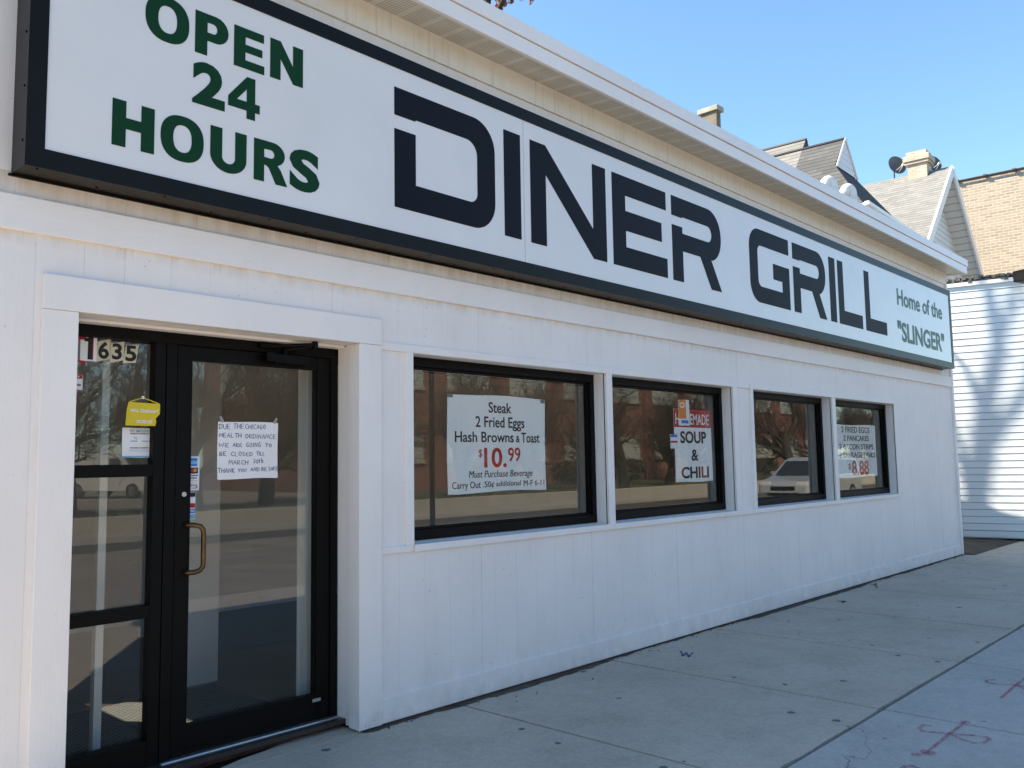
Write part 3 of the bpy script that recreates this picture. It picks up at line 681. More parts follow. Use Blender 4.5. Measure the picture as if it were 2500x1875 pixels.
def gS(x0, x1, z0, z1):
    w_, h_ = x1-x0, z1-z0; t_ = .118*h_
    c = arc(.5*w_+x0, z0+.715*h_, .5*w_-t_*.95, .285*h_-t_, 18, 180, 10)+arc(.5*w_+x0, z0+.285*h_+.0*h_, .5*w_-t_*.95, .285*h_-t_, 70, -165, 14)
    c = [(x0+.5*w_+(.5*w_-t_*1.05)*math.cos(R(a)), z0+h_*.5+(.5*h_-t_)*0+((.235*h_-t_*.5)+(.5*h_-t_-.235*h_+t_*.5)*max(0, math.sin(R(a))))*0) for a in ()] or c
    return stroke_shape(c, t_)
def g2(x0, x1, z0, z1):
    w_, h_ = x1-x0, z1-z0; t_ = .118*h_
    c = arc(x0+.5*w_, z1-.30*h_, .5*w_-t_, .30*h_-t_, 170, -18, 12)+[(x0+.60*w_, z0+.42*h_), (x0+.34*w_, z0+.24*h_), (x0+.20*w_, z0+.11*h_)]
    f = U(x0, x1, z0, z1)
    return stroke_shape(c, t_), [[f(0,0), f(1,0), f(1,.225), f(.42,.225), f(.03,.10)]]
letter(gO(1.716, 1.940, 3.676, 3.911), gn, 'O'); letter(gP(1.972, 2.156, 3.68, 3.905), gn, 'P'); letter(gE(2.188, 2.368, 3.683, 3.907), gn, 'E'); letter(gN(2.404, 2.612, 3.688, 3.912), gn, 'N')
def glyph(ch, x0, x1, z0, z1):
    me = text_mesh(ch, 1.0, .045); ys = [v.co.y for v in me.vertices]; cm = text_mesh('H', 1.0, .045); hs = [v.co.y for v in cm.vertices]
    k = (max(hs)-min(hs))/(max(ys)-min(ys)); b0 = z0+(min(hs)-min(ys))/(max(ys)-min(ys))*(z1-z0); bpy.data.meshes.remove(me); bpy.data.meshes.remove(cm)
    o = put_text([(ch, x0, x1, b0, b0+k*(z1-z0), .045, 0)], 'letter', gn, SG, LY, SO, .002)[0]; o['label'] = ('letter ' if ch.isalpha() else 'figure ')+ch
glyph('2', 1.962, 2.140, 3.407, 3.643)
letter(g4(2.159, 2.343, 3.410, 3.640), gn, '4')
letter(gH(1.571, 1.773, 3.085, 3.312), gn, 'H'); letter(gO(1.804, 2.028, 3.085, 3.319), gn, 'O'); letter(gU(2.064, 2.268, 3.086, 3.318), gn, 'U'); letter(gR(2.312, 2.516, 3.090, 3.319), gn, 'R')
glyph('S', 2.530, 2.726, 3.088, 3.330)
put_text([('Home of the', 11.99, 13.895, 3.615, 3.843, .022, 0), ('"SLINGER"', 11.95, 13.93, 3.117, 3.386, .030, 0)], 'small_lettering', M_['greygreen'], SG, LY, SO, .002)
# ================================================================== PAPERS AND STICKERS ON THE GLASS
def sheet(name, label, cat, x0, x1, z0, z1, y, mat, group=None, corners=None, th=.0012, curl=.004):
    root = thing(name, label, cat, ((x0+x1)/2, y, z0), 0, group); off = at0(root)
    c = corners or [(x0,z0),(x1,z0),(x1,z1),(x0,z1)]
    n = 10; m = MB(); rr = random.Random(hash(label) % 1000); ph = rr.uniform(0, 6)
    def pt(i, j):
        u, v = i/n, j/n
        x = (c[0][0]*(1-u)+c[1][0]*u)*(1-v)+(c[3][0]*(1-u)+c[2][0]*u)*v; z = (c[0][1]*(1-u)+c[1][1]*u)*(1-v)+(c[3][1]*(1-u)+c[2][1]*u)*v
        x += .0022*math.sin(5*v+ph)*(x1-x0)/.5*(1 if i in (0,n) else .5); z += .0030*math.sin(6*u+ph*1.7)*(x1-x0)/.5
        return (x, y, z)
    for i in range(n):
        for j in range(n): m.face([pt(i,j), pt(i+1,j), pt(i+1,j+1), pt(i,j+1)])
    for lst in ([pt(i,0) for i in range(n+1)], [pt(n,j) for j in range(n+1)], [pt(n-i,n) for i in range(n+1)], [pt(0,n-j) for j in range(n+1)]):
        for a, b in zip(lst, lst[1:]): m.face([a, b, (b[0],b[1]+th,b[2]), (a[0],a[1]+th,a[2])])
    m.build('paper', mat, root, off); return root, off
def patch(parent, off, name, mat, x0, x1, z0, z1, y, label=None):
    m = MB(); m.box(x0, x1, y-.0008, y, z0, z1); o = m.build(name, mat, parent, off)
    if label: o['label'] = label
    return o
PY = .176
# steak poster: map from the 1598x1659 crop (corners) to the sheet
px0, px1, pz0, pz1 = 4.000, 5.026, 1.349, 2.046
def pm(u): return px0+(u-82)/(1532-82)*(px1-px0)
def pzt(v, u): 
    zt_ = 75+(u-82)/(1532-82)*(140-75); zb_ = 1585+(u-82)/(1555-82)*(1500-1585)
    return pz1-(v-zt_)/(zb_-zt_)*(pz1-pz0)
r_, o_ = sheet('window_poster', 'white paper poster advertising steak and fried eggs for $10.99 in the widest window', 'poster', px0, px1, pz0, pz1, PY, M_['paper'], 'menu posters in the windows')
TY = PY-.0006
def ln(t, u0, u1, v0, v1, bold=.012, sh=0): 
    um = (u0+u1)/2; return (t, pm(u0), pm(u1), pzt(v1, um), pzt(v0, um), bold, sh)
put_text([ln('Steak', 657, 1000, 205, 362), ln('2 Fried Eggs', 468, 1198, 422, 582), ln('Hash Browns', 182, 1026, 648, 805), ln('&', 1062, 1120, 700, 803), ln('Toast', 1146, 1436, 655, 803)], 'lettering', M_['black'], r_, TY, o_)
put_text([ln('Must Purchase Beverage', 366, 1314, 1222, 1322, .0, .18), ln('Carry Out', 140, 530, 1400, 1500, .0, 0), ln('.50\u00a2', 566, 722, 1392, 1478, .004, 0), ln('additional', 750, 1130, 1378, 1455, 0, .12), ln('M-F 6-11', 1172, 1502, 1362, 1448, 0, 0)], 'small_lettering', M_['black'], r_, TY, o_)
put_text([ln('$', 508, 554, 912, 1028, .004), ln('10.', 584, 914, 885, 1185, .02), ln('99', 938, 1126, 880, 1090, .012)], 'price', M_['redink'], r_, TY, o_)
patch(r_, o_, 'tape', M_['tape'], pm(85), pm(160), pzt(138,120), pzt(80,120), TY); patch(r_, o_, 'tape', M_['tape'], pm(1465), pm(1530), pzt(205,1500), pzt(148,1500), TY)
# soup poster
qx0, qx1, qz0, qz1 = 6.862, 7.530, 1.348, 2.037
def qx(u): return qx0+(u-190)/(810-190)*(qx1-qx0)
def qz(v): return qz1-(v-270)/(1490-270)*(qz1-qz0)
r_, o_ = sheet('window_poster', 'poster with a red band reading homemade soup and chili in the second window', 'poster', qx0, qx1, qz0, qz1, PY, M_['paper'], 'menu posters in the windows')
patch(r_, o_, 'red_band', M_['redink'], qx0, qx1, qz(575), qz1+.002, TY+.0004)
def lq(t, u0, u1, v0, v1, b=.02): return (t, qx(u0), qx(u1), qz(v1), qz(v0), b, 0)
put_text([lq('HOMEMADE', 212, 768, 345, 525, .008)], 'heading', M_['whiteink'], r_, TY-.001, o_)
put_text([lq('SOUP', 283, 718, 640, 842, .03), lq('&', 455, 572, 940, 1140, .02), lq('CHILI', 283, 742, 1238, 1430, .03)], 'lettering', M_['black'], r_, TY, o_)
r_, o_ = sheet('window_sticker', 'small orange and white sticker overlapping the homemade poster', 'sticker', qx(262), qx(440), qz(545), qz(110), PY-.004, M_['whiteink'])
patch(r_, o_, 'orange_panel', M_['orange'], qx(265), qx(385), qz(430), qz(112), PY-.0045); patch(r_, o_, 'blue_panel', M_['midblue'], qx(305), qx(420), qz(510), qz(455), PY-.0045)
m = MB()
for k in range(20):
    a0, a1 = 2*math.pi*k/20, 2*math.pi*(k+1)/20; f = lambda a, q: (qx(322)+q*math.cos(a)*.045, PY-.0055, qz(205)+q*math.sin(a)*.026)
    m.face([f(a0,1), f(a1,1), f(a1,.6), f(a0,.6)])
m.build('ring_emblem', M_['whiteink'], r_, o_)
r_, o_ = sheet('window_sticker', 'little red white and blue sticker beside the soup poster edge', 'sticker', qx(120), qx(232), qz(930), qz(695), PY-.004, M_['whiteink'])
patch(r_, o_, 'blue_stripe', M_['midblue'], qx(124), qx(230), qz(745), qz(698), PY-.0045); patch(r_, o_, 'red_stripe', M_['redink'], qx(124), qx(230), qz(835), qz(805), PY-.0045)
# breakfast poster in the last window
bx0, bx1, bz0, bz1 = 10.225, 11.83, 1.298, 1.972
def bx(u): return 10.57+(u-112)/(925-112)*(11.83-10.57)
def bz(v): return bz1-(v-325)/(1450-325)*(bz1-bz0)
r_, o_ = sheet('window_poster', 'white poster listing eggs, pancakes, bacon and sausage for $8.88 in the last window', 'poster', bx(108), bx(932), bz0, bz1, PY, M_['paper'], 'menu posters in the windows')
def lb(t, u0, u1, v0, v1, b=.012): return (t, bx(u0), bx(u1), bz(v1), bz(v0), b, 0)
put_text([lb('2 FRIED EGGS', 202, 805, 370, 495), lb('2 PANCAKES', 240, 775, 555, 672), lb('2 BACON STRIPS', 148, 872, 740, 858), lb('2 SAUSAGE LINKS', 138, 905, 915, 1035)], 'lettering', M_['black'], r_, TY, o_)
put_text([lb('$', 310, 365, 1145, 1275, .01), lb('8.88', 380, 748, 1090, 1412, .03)], 'price', M_['redink'], r_, TY, o_)

# handwritten note on the door
GY = .2605
HW = {'D':[[(0,0),(.05,1)],[(0,1),(.5,.85),(.6,.5),(.45,.12),(-.02,0)]],'U':[[(0,1),(.02,.3),(.2,0),(.45,.05),(.58,.4),(.6,1)]],'E':[[(.55,1),(.05,.95),(0,.05),(.55,0)],[(.02,.5),(.45,.52)]],'T':[[(0,.97),(.7,1)],[(.35,1),(.32,0)]],
 'H':[[(.05,1),(0,0)],[(.6,1),(.58,0)],[(.02,.5),(.6,.52)]],'C':[[(.6,.9),(.35,1),(.08,.7),(.05,.3),(.3,0),(.6,.1)]],'I':[[(.1,1),(.08,0)]],'A':[[(0,0),(.32,1),(.6,0)],[(.12,.38),(.5,.4)]],'G':[[(.55,.9),(.3,1),(.05,.6),(.1,.15),(.35,0),(.55,.2),(.55,.45),(.3,.45)]],
 'O':[[(.3,1),(.05,.7),(.05,.3),(.3,0),(.55,.3),(.55,.7),(.3,1)]],'L':[[(.08,1),(.03,.02),(.5,.0)]],'R':[[(.03,0),(.05,1),(.45,.9),(.48,.6),(.08,.5),(.58,0)]],'N':[[(0,0),(.05,.95),(.5,.03),(.58,1)]],'W':[[(0,1),(.15,0),(.4,.65),(.62,0),(.82,1)]],
 'B':[[(.03,0),(.05,1),(.4,.92),(.42,.6),(.08,.52),(.5,.45),(.5,.1),(.03,0)]],'S':[[(.52,.9),(.25,1),(.05,.75),(.25,.52),(.5,.3),(.3,.0),(.02,.1)]],'M':[[(0,0),(.08,1),(.35,.35),(.62,1),(.72,0)]],'K':[[(.05,1),(.02,0)],[(.55,1),(.06,.5),(.58,0)]],'Y':[[(0,1),(.3,.5)],[(.6,1),(.12,-.15)]],'F':[[(.55,1),(.05,.97),(.02,0)],[(.04,.52),(.42,.54)]],
 '3':[[(.05,.9),(.35,1),(.45,.75),(.2,.52),(.5,.3),(.3,0),(.0,.1)]],'0':[[(.28,.95),(.02,.65),(.02,.2),(.28,0),(.55,.25),(.55,.7),(.28,.95)]],'t':[[(.2,1.2),(.2,.05),(.35,.0)],[(.0,.75),(.42,.78)]],'h':[[(.05,1.2),(.03,0)],[(.05,.5),(.3,.68),(.42,.45),(.42,0)]],'.':[[(.1,.02),(.13,.02)]]}
r_, o_ = sheet('handwritten_note', 'handwritten closing notice in blue marker taped to the door glass', 'notice', 2.351, 2.729, 1.492, 1.814, GY, M_['paper'])
m = MB(); rr = random.Random(11)
nx_ = lambda u: 2.351+(u-730)/(1885-730)*.378
nz_ = lambda v, u: 1.814-(v-(157+(u-730)/1155*15))/((1252-157)+(u-730)/1155*(-45))*.322
for (txt, u0, u1, v0, v1) in (('DUE',755,955,205,300),('THE',1015,1215,200,295),('CHICAGO',1240,1635,210,295),('HEALTH',760,1165,380,460),('ORDINANCE',1245,1840,390,475),('WE',750,935,565,640),('ARE',1010,1185,565,638),('GOING',1262,1545,555,640),('TO',1630,1760,575,640),('BE',765,885,730,805),('CLOSED',980,1385,735,810),('TILL',1460,1625,730,800),('MARCH',940,1300,890,970),('30th.',1405,1625,870,945),('THANK',740,1050,1045,1130),('YOU',1115,1270,1045,1110),('AND',1350,1520,1025,1095),('BE',1565,1670,1020,1090),('SAFE',1705,1885,1015,1085)):
    wd = [(.82 if c == 'W' else .72 if c == 'M' else .2 if c == 'I' else .18 if c == '.' else .6) for c in txt]; gap = .2; tot = sum(wd)+gap*(len(txt)-1); s = (u1-u0)/tot; x = u0
    for c, q in zip(txt, wd):
        dy = rr.uniform(-5, 5); sc = rr.uniform(.92, 1.06)
        for strk in HW[c]:
            pts = [(nx_(x+a*s), GY-.0012, nz_(v1+dy-b*(v1-v0)*sc, x+a*s)) for a, b in strk]
            m.tube(pts, .0015, 5)
        x += (q+gap)*s
m.build('handwriting', M_['blueink'], r_, o_)
M_['ctape'] = flat('clear tape', (.30,.30,.28), .2, .6)
m = MB()
for cx_, cz_, an in ((2.372, 1.826, .5), (2.712, 1.826, -.5)): m.obox((cx_, GY-.0016, cz_), (.008*math.cos(an), 0, .008*math.sin(an)), (0,.0003,0), (-.018*math.sin(an), 0, .018*math.cos(an)))
m.build('tape', M_['ctape'], r_, o_)
# card stickers
M_['stick'] = flat('pale sticker', (.62,.68,.74), .4, .5)
r_, o_ = sheet('card_sticker', 'tall sticker with payment card logos on the door edge above the handle', 'sticker', 2.180, 2.247, 1.436, 1.620, GY, M_['stick'], 'payment stickers on the door')
sx_ = lambda u: 2.180+(u-155)/(380-155)*.067; sz_ = lambda v: 1.620-(v-815)/(1480-815)*.184
patch(r_, o_, 'blue_logo', M_['midblue'], sx_(198), sx_(335), sz_(1002), sz_(850), GY-.0004); patch(r_, o_, 'blue_band', M_['ltblue'], sx_(198), sx_(335), sz_(965), sz_(900), GY-.0012)
patch(r_, o_, 'dark_logo', M_['black'], sx_(190), sx_(350), sz_(1150), sz_(1035), GY-.0004)
for cu_, mm in ((250, M_['redink']), (295, M_['orange'])):
    m = MB(); m.prism([(sx_(cu_+34*math.cos(2*math.pi*k/16)), sz_(1088+38*math.sin(2*math.pi*k/16))) for k in range(16)], lambda a, b, d: (a, d, b), GY-.0016-(.0004 if cu_ > 260 else 0), GY-.0010); m.build('logo_disc', mm, r_, o_)
patch(r_, o_, 'white_logo', M_['whiteink'], sx_(190), sx_(350), sz_(1300), sz_(1185), GY-.0004); patch(r_, o_, 'dark_bar', M_['black'], sx_(190), sx_(350), sz_(1200), sz_(1185), GY-.0011); patch(r_, o_, 'gold_bar', M_['yellow'], sx_(190), sx_(350), sz_(1295), sz_(1282), GY-.0011)
put_text([('VISA', sx_(215), sx_(332), sz_(1258), sz_(1218), .02, .2), ('DISCOVER', sx_(192), sx_(345), sz_(1390), sz_(1368), .01, 0)], 'logo_lettering', M_['black'], r_, GY-.0012, o_, .0006)
m = MB(); m.prism([(sx_(250), sz_(1445)), (sx_(350), sz_(1445)), (sx_(350), sz_(1395))], lambda a, b, d: (a, d, b), GY-.0012, GY-.0006); m.build('orange_corner', M_['orange'], r_, o_)
r_, o_ = sheet('card_sticker', 'strip of small older card stickers just above the door handle', 'sticker', 2.184, 2.227, 1.281, 1.428, GY, M_['stick'], 'payment stickers on the door')
for k, mm in enumerate((M_['black'], M_['whiteink'], M_['redink'], M_['midblue'], M_['ltblue'])):
    patch(r_, o_, 'logo', mm, 2.186, 2.225, 1.402-k*.029, 1.425-k*.029, GY-.0004)
put_text([('VISA', 2.190, 2.221, 1.321, 1.333, .01, .1)], 'logo_lettering', M_['whiteink'], r_, GY-.0013, o_, .0006)
# yellow hanging sign and no smoking notice on the sidelight
YS = .226
r_ = thing('delivery_sign', 'yellow delivery sign hanging on the sidelight glass', 'sign', (1.935, YS, 1.776)); o_ = at0(r_)+Vector((-.013,0,.003))
m = MB(); m.prism([(1.840,1.776),(1.995,1.776),(2.0,1.80),(1.996,1.815),(2.018,1.84),(2.018,1.893),(1.854,1.897),(1.846,1.86)], lambda a, b, d: (a, d, b), YS-.0014, YS); m.build('panel', M_['yellow'], r_, o_)
m = MB(); m.tube([(1.858, YS-.001, 1.897),(1.927, YS-.001, 1.922),(2.012, YS-.001, 1.893)], .003, 6); m.build('hanger', M_['yellow'], r_, o_)
m = MB(); m.box(1.920, 1.934, YS-.003, YS-.0015, 1.915, 1.930); m.build('hook', M_['whiteink'], r_, o_)
put_text([('We Deliver!', 1.862, 2.008, 1.845, 1.863, .02, .0), ('GRUBHUB', 1.893, 1.978, 1.789, 1.806, .02, 0)], 'lettering', M_['whiteink'], r_, YS-.0016, o_)
r_, o_ = sheet('no_smoking_notice', 'white and blue no smoking notice on the sidelight below the yellow sign', 'notice', 1.828, 2.007, 1.616, 1.769, GY, M_['paper'])
ux = lambda u: 1.828+(u-600)/(978-600)*.179; uz = lambda v: 1.769-(v-1218)/(1552-1218)*.153
put_text([('NO SMOKING', ux(680), ux(897), uz(1268), uz(1235), .02, 0)], 'heading', M_['ltblue'], r_, GY-.0006, o_)
put_text([('WITHIN 15 FT OF ENTRYWAY', ux(685), ux(893), uz(1290), uz(1276), .01, 0), ('INCLUDING E-CIGARETTES', ux(690), ux(885), uz(1450), uz(1436), 0, 0)], 'lettering', M_['black'], r_, GY-.0006, o_)
patch(r_, o_, 'blue_stripe', M_['ltblue'], ux(602), ux(976), uz(1550), uz(1534), GY-.0006)
m = MB()
for a, b, c in ((690,762,1368),(810,893,1368)): m.box(ux(a), ux(b), GY-.0012, GY-.0006, uz(c+6), uz(c-6))
for a, b, c in ((668,905,1466),(678,895,1480)): m.box(ux(a), ux(b), GY-.0012, GY-.0006, uz(c+2), uz(c-2))
m.build('small_print', M_['ltblue'], r_, o_)
m = MB(); m.tube([(ux(725), GY-.001, uz(1320)), (ux(735), GY-.001, uz(1340)), (ux(755), GY-.001, uz(1352)), (ux(755), GY-.001, uz(1330)), (ux(728), GY-.001, uz(1318))], .0012, 5); m.build('pictogram', M_['ltblue'], r_, o_)
r_, o_ = sheet('window_sticker', 'small red and white sticker at the left edge of the sidelight', 'sticker', 1.572, 1.627, 1.948, 2.028, GY, M_['whiteink'])
patch(r_, o_, 'red_top', M_['redink'], 1.574, 1.625, 2.008, 2.027, GY-.0005); patch(r_, o_, 'red_foot', M_['redink'], 1.574, 1.625, 1.949, 1.953, GY-.0005)
put_text([('9', 1.600, 1.610, 2.012, 2.023, .01, 0)], 'figure', M_['whiteink'], r_, GY-.0014, o_); put_text([('POWER', 1.580, 1.620, 1.972, 1.982, .01, 0)], 'lettering', M_['black'], r_, GY-.0007, o_)
r_, o_ = sheet('window_sticker', 'red and white sticker half hidden behind the number one card', 'sticker', 1.577, 1.640, 2.09, 2.243, GY+.001, M_['tape'])
patch(r_, o_, 'red_top', M_['redink'], 1.579, 1.638, 2.205, 2.242, GY+.0005)
m = MB(); m.prism([(1.600,2.102),(1.640,2.102),(1.623,2.078)], lambda a, b, d: (a, d, b), GY-.0001, GY+.0004); m.build('red_point', M_['redink'], r_, o_)
# house number cards
nx2 = lambda u: 1.612+(u-130)/(313-130)*.079; nz2 = lambda v: 2.237-(v-160)/(468-160)*.137
def card(lab, corners, mat, ch, box, bold):
    c = [(nx2(a), nz2(b)) for a, b in corners]; xs = [p[0] for p in c]; zs = [p[1] for p in c]
    r_, o_ = sheet('number_card', lab, 'number card', min(xs), max(xs), min(zs), max(zs), GY-.0002, mat, 'house number cards above the sidelight', corners=c)
    return r_, o_
r_, o_ = card('larger white card with a black and red figure 1 on the sidelight', [(128,466),(313,470),(313,165),(130,157)], M_['paper'], '1', None, .03)
m = MB(); f = lambda u, v: (nx2(u), nz2(v)); m.prism([f(210,450), f(270,452), f(272,172), f(232,170), f(215,205), f(172,215), f(172,248), f(212,248)], lambda a, b, d: (a, d, b), GY-.0012, GY-.0006); m.build('figure', M_['black'], r_, o_)
m = MB(); m.prism([f(262,452), f(272,452), f(274,172), f(264,172)], lambda a, b, d: (a, d, b), GY-.0018, GY-.0013); m.build('red_edge', M_['redink'], r_, o_)
for lab, cn, ch, bx_ in (('slanted cream card with a black figure 6', [(316,472),(462,425),(464,193),(316,240)], '6', (328, 450, 236, 432)), ('slanted cream card with a black figure 3', [(464,474),(618,432),(630,210),(472,245)], '3', (487, 600, 240, 430)), ('slanted cream card with a black figure 5', [(612,466),(768,450),(804,232),(648,245)], '5', (643, 773, 248, 438))):
    r_, o_ = card(lab, cn, M_['cream'], ch, None, 0)
    put_text([(ch, nx2(bx_[0]), nx2(bx_[1]), nz2(bx_[3]), nz2(bx_[2]), .03, .0)], 'figure', M_['black'], r_, GY-.0008, o_)

# the papers were laid out on a plane just before the frame face: move the ones that hang on the deeper glass back onto it
GK = (.2805+4.2)/(GY+4.2)
for o in [o for o in bpy.data.objects if o.parent is None and o.type == 'EMPTY' and abs(o.location.y-GY) < .002]:
    o.location = CAM+(Vector(o.location)-CAM)*GK; o.scale = (GK, 1, GK)
# sprayed survey marks on the outer sidewalk strip
def ribbon(mb, pts, wd, z):
    for (a, b) in zip(pts, pts[1:]):
        a = Vector((a[0], a[1], 0)); b = Vector((b[0], b[1], 0)); d = (b-a); 
        if d.length < 1e-6: continue
        n = Vector((-d.y, d.x, 0)).normalized()*wd/2; e = d.normalized()*wd*.3
        mb.face([(a.x-e.x+n.x, a.y-e.y+n.y, z), (a.x-e.x-n.x, a.y-e.y-n.y, z), (b.x+e.x-n.x, b.y+e.y-n.y, z), (b.x+e.x+n.x, b.y+e.y+n.y, z)])
def G(px, py):
    d = rv*((px-1250)/2088.96)+uv_*(-(py-937.5)/2088.96)+fw; t_ = -CAM.z/d.z; q = CAM+d*t_; return (q.x, q.y)
def g8(a, b): return G(1700+a*.37665, 1250+b*.37665)
def disc(mb, c, r, z): 
    mb.face([(c[0]+r*math.cos(2*math.pi*k/12), c[1]+r*math.sin(2*math.pi*k/12), z) for k in range(12)])
def mark(name, label, strokes, dots, z=.0035):
    c = strokes[0][0] if strokes else dots[0][0]
    root = thing(name, label, 'paint mark', (c[0], c[1], 0), 0, 'red survey marks sprayed on the sidewalk'); off = at0(root); m = MB()
    k = 0
    for s_ in strokes: ribbon(m, s_, .021, z+k*.0002); k += 1
    for c_, r_ in dots: disc(m, c_, r_, z+k*.0002); k += 1
    m.build('spray_lines', M_['redspray'], root, off)
mark('spray_mark', 'red sprayed looping cross nearest the middle of the walkway', [[g8(1490,1565), g8(1640,1440), g8(1745,1362)], [g8(1520,1388), g8(1470,1383), g8(1445,1405), g8(1465,1422), g8(1540,1430), g8(1640,1440), g8(1790,1450), g8(1880,1462), g8(1900,1475), g8(1865,1498), g8(1800,1500), g8(1730,1480), g8(1640,1440)]], [(g8(1500,1560), .04), (g8(1745,1365), .03), (g8(1424,1574), .026)])
mark('spray_mark', 'red sprayed looping cross at the right edge of the walkway', [[g8(1975,1208), g8(2070,1125), g8(2190,1040)], [g8(1935,1090), g8(1885,1092), g8(1880,1105), g8(1920,1115), g8(2070,1125), g8(2220,1140), g8(2290,1160), g8(2200,1175), g8(2070,1125)]], [])
mark('spray_mark', 'red sprayed curve cut by the bottom edge of the picture', [[g8(1330,1668), g8(1350,1652), g8(1400,1648), g8(1430,1660), g8(1400,1700), g8(1330,1720)]], [])
gq = lambda a, b: G(1000+a*.22604, 1450+b*.22604)
wm = thing('chalk_mark', 'faint blue letter W drawn on the sidewalk near the wall', 'paint mark', (*G(1660,1592), 0)); off = at0(wm); m = MB()
ribbon(m, [G(1662,1590), G(1667,1602), G(1676,1594), G(1681,1604), G(1692,1594)], .02, .0035); m.build('chalk_lines', flat('faint blue chalk', (.13,.16,.22), .9), wm, off)
# ================================================================== NEIGHBOURS
# white lap-sided building at the right end
A12 = R(12); ed = Vector((-math.sin(A12), math.cos(A12), 0)); en = Vector((-math.cos(A12), -math.sin(A12), 0)); ew12 = Vector((math.cos(A12), math.sin(A12), 0))
SO_ = Vector((17.5, .3, 0))
WB = thing('sided_building', 'white lap sided single storey building beside the far end of the diner', 'building', (SO_.x, SO_.y, 0)); wo_ = at0(WB)
m = MB(); mg_ = MB(); pitch = .1268; nrow = 36; zb0 = .175
s0, s1 = -1.0, 3.4
for i in range(nrow):
    z0, z1 = zb0+i*pitch, zb0+(i+1)*pitch
    def q(s, dpt, z): v = SO_+ed*s+en*dpt; return (v.x, v.y, z)
    m.face([q(s0,.014,z0+.007), q(s1,.014,z0+.007), q(s1,.004,z1), q(s0,.004,z1)]); m.face([q(s0,.0,z0+.007), q(s1,.0,z0+.007), q(s1,.014,z0+.007), q(s0,.014,z0+.007)]); mg_.face([q(s0,.0035,z0-.001), q(s1,.0035,z0-.001), q(s1,.0035,z0+.0075), q(s0,.0035,z0+.0075)])
M_['vinyl'] = basic('white vinyl siding', (.60,.65,.685), .5, .03, 1.5, 0)
m.build('siding', M_['vinyl'], WB, wo_); mg_.build('painted_lap_shadow', M_['joint'], WB, wo_)  # dark strips under the laps paint in their shadow lines
ztop = zb0+nrow*pitch
m = MB(); c = SO_+ed*((s0+s1)/2)+ew12*2.6; m.obox((c.x, c.y, ztop/2+.02), ed*((s1-s0)/2), ew12*2.59, (0,0,ztop/2-.02)); m.build('wall', M_['vinyl'], WB, wo_)
m = MB(); c = SO_+ed*((s0+s1)/2)+en*.012; m.obox((c.x, c.y, .115), ed*((s1-s0)/2), en*.01, (0,0,.055)); m.build('skirting', M_['vinyl'], WB, wo_)
m = MB(); c = SO_+ed*((s0+s1)/2)+en*.02; m.obox((c.x, c.y, ztop+.02), ed*((s1-s0)/2), en*.03, (0,0,.035)); m.build('top_trim', M_['fascia'], WB, wo_)
# ragged old roll roofing edge
M_['oldroof'] = basic('ragged old roofing', (.20,.185,.17), .95, .45, 9, .9, (25,25,40), bdist=.02)
m = MB(); rr = random.Random(9); n = 90
for i in range(n):
    sA = s0+(s1-s0)*i/n; sB = s0+(s1-s0)*(i+1)/n+.02
    for lay in range(3):
        zz = ztop+.045+lay*.038; th = rr.uniform(.015,.032); ov = rr.uniform(-.02,.06)
        c = SO_+ed*((sA+sB)/2)+en*(ov/2-1.3+.0); m.obox((c.x, c.y, zz+rr.uniform(-.01,.015)), ed*((sB-sA)/2), en*(1.3+ov/2), Vector((0,0,th))+ed*rr.uniform(-.004,.004))
m.build('roof', M_['oldroof'], WB, wo_)
# dark flood lamp at its eave
lp = P(2497, 672, SO_.y-1.0)
d_ = rv*((2497-1250)/2088.96)+uv_*(-(672-937.5)/2088.96)+fw; tt = (SO_-CAM).dot(en)/d_.dot(en); lp = CAM+d_*(tt-.35)
fl = thing('flood_lamp', 'black flood lamp fixed under the eave of the white sided building', 'lamp', lp); m = MB()
m.obox((.09,-.02,0), (.13,-.05,0), (.05,.13,0), (0,0,.10)); m.build('housing', M_['frame'], fl, bevel=.01)
m = MB(); m.tube([(.12,-.03,.05),(.30,.05,.10),(.42,.1,.10)], .02, 8); m.build('arm', M_['frame'], fl)

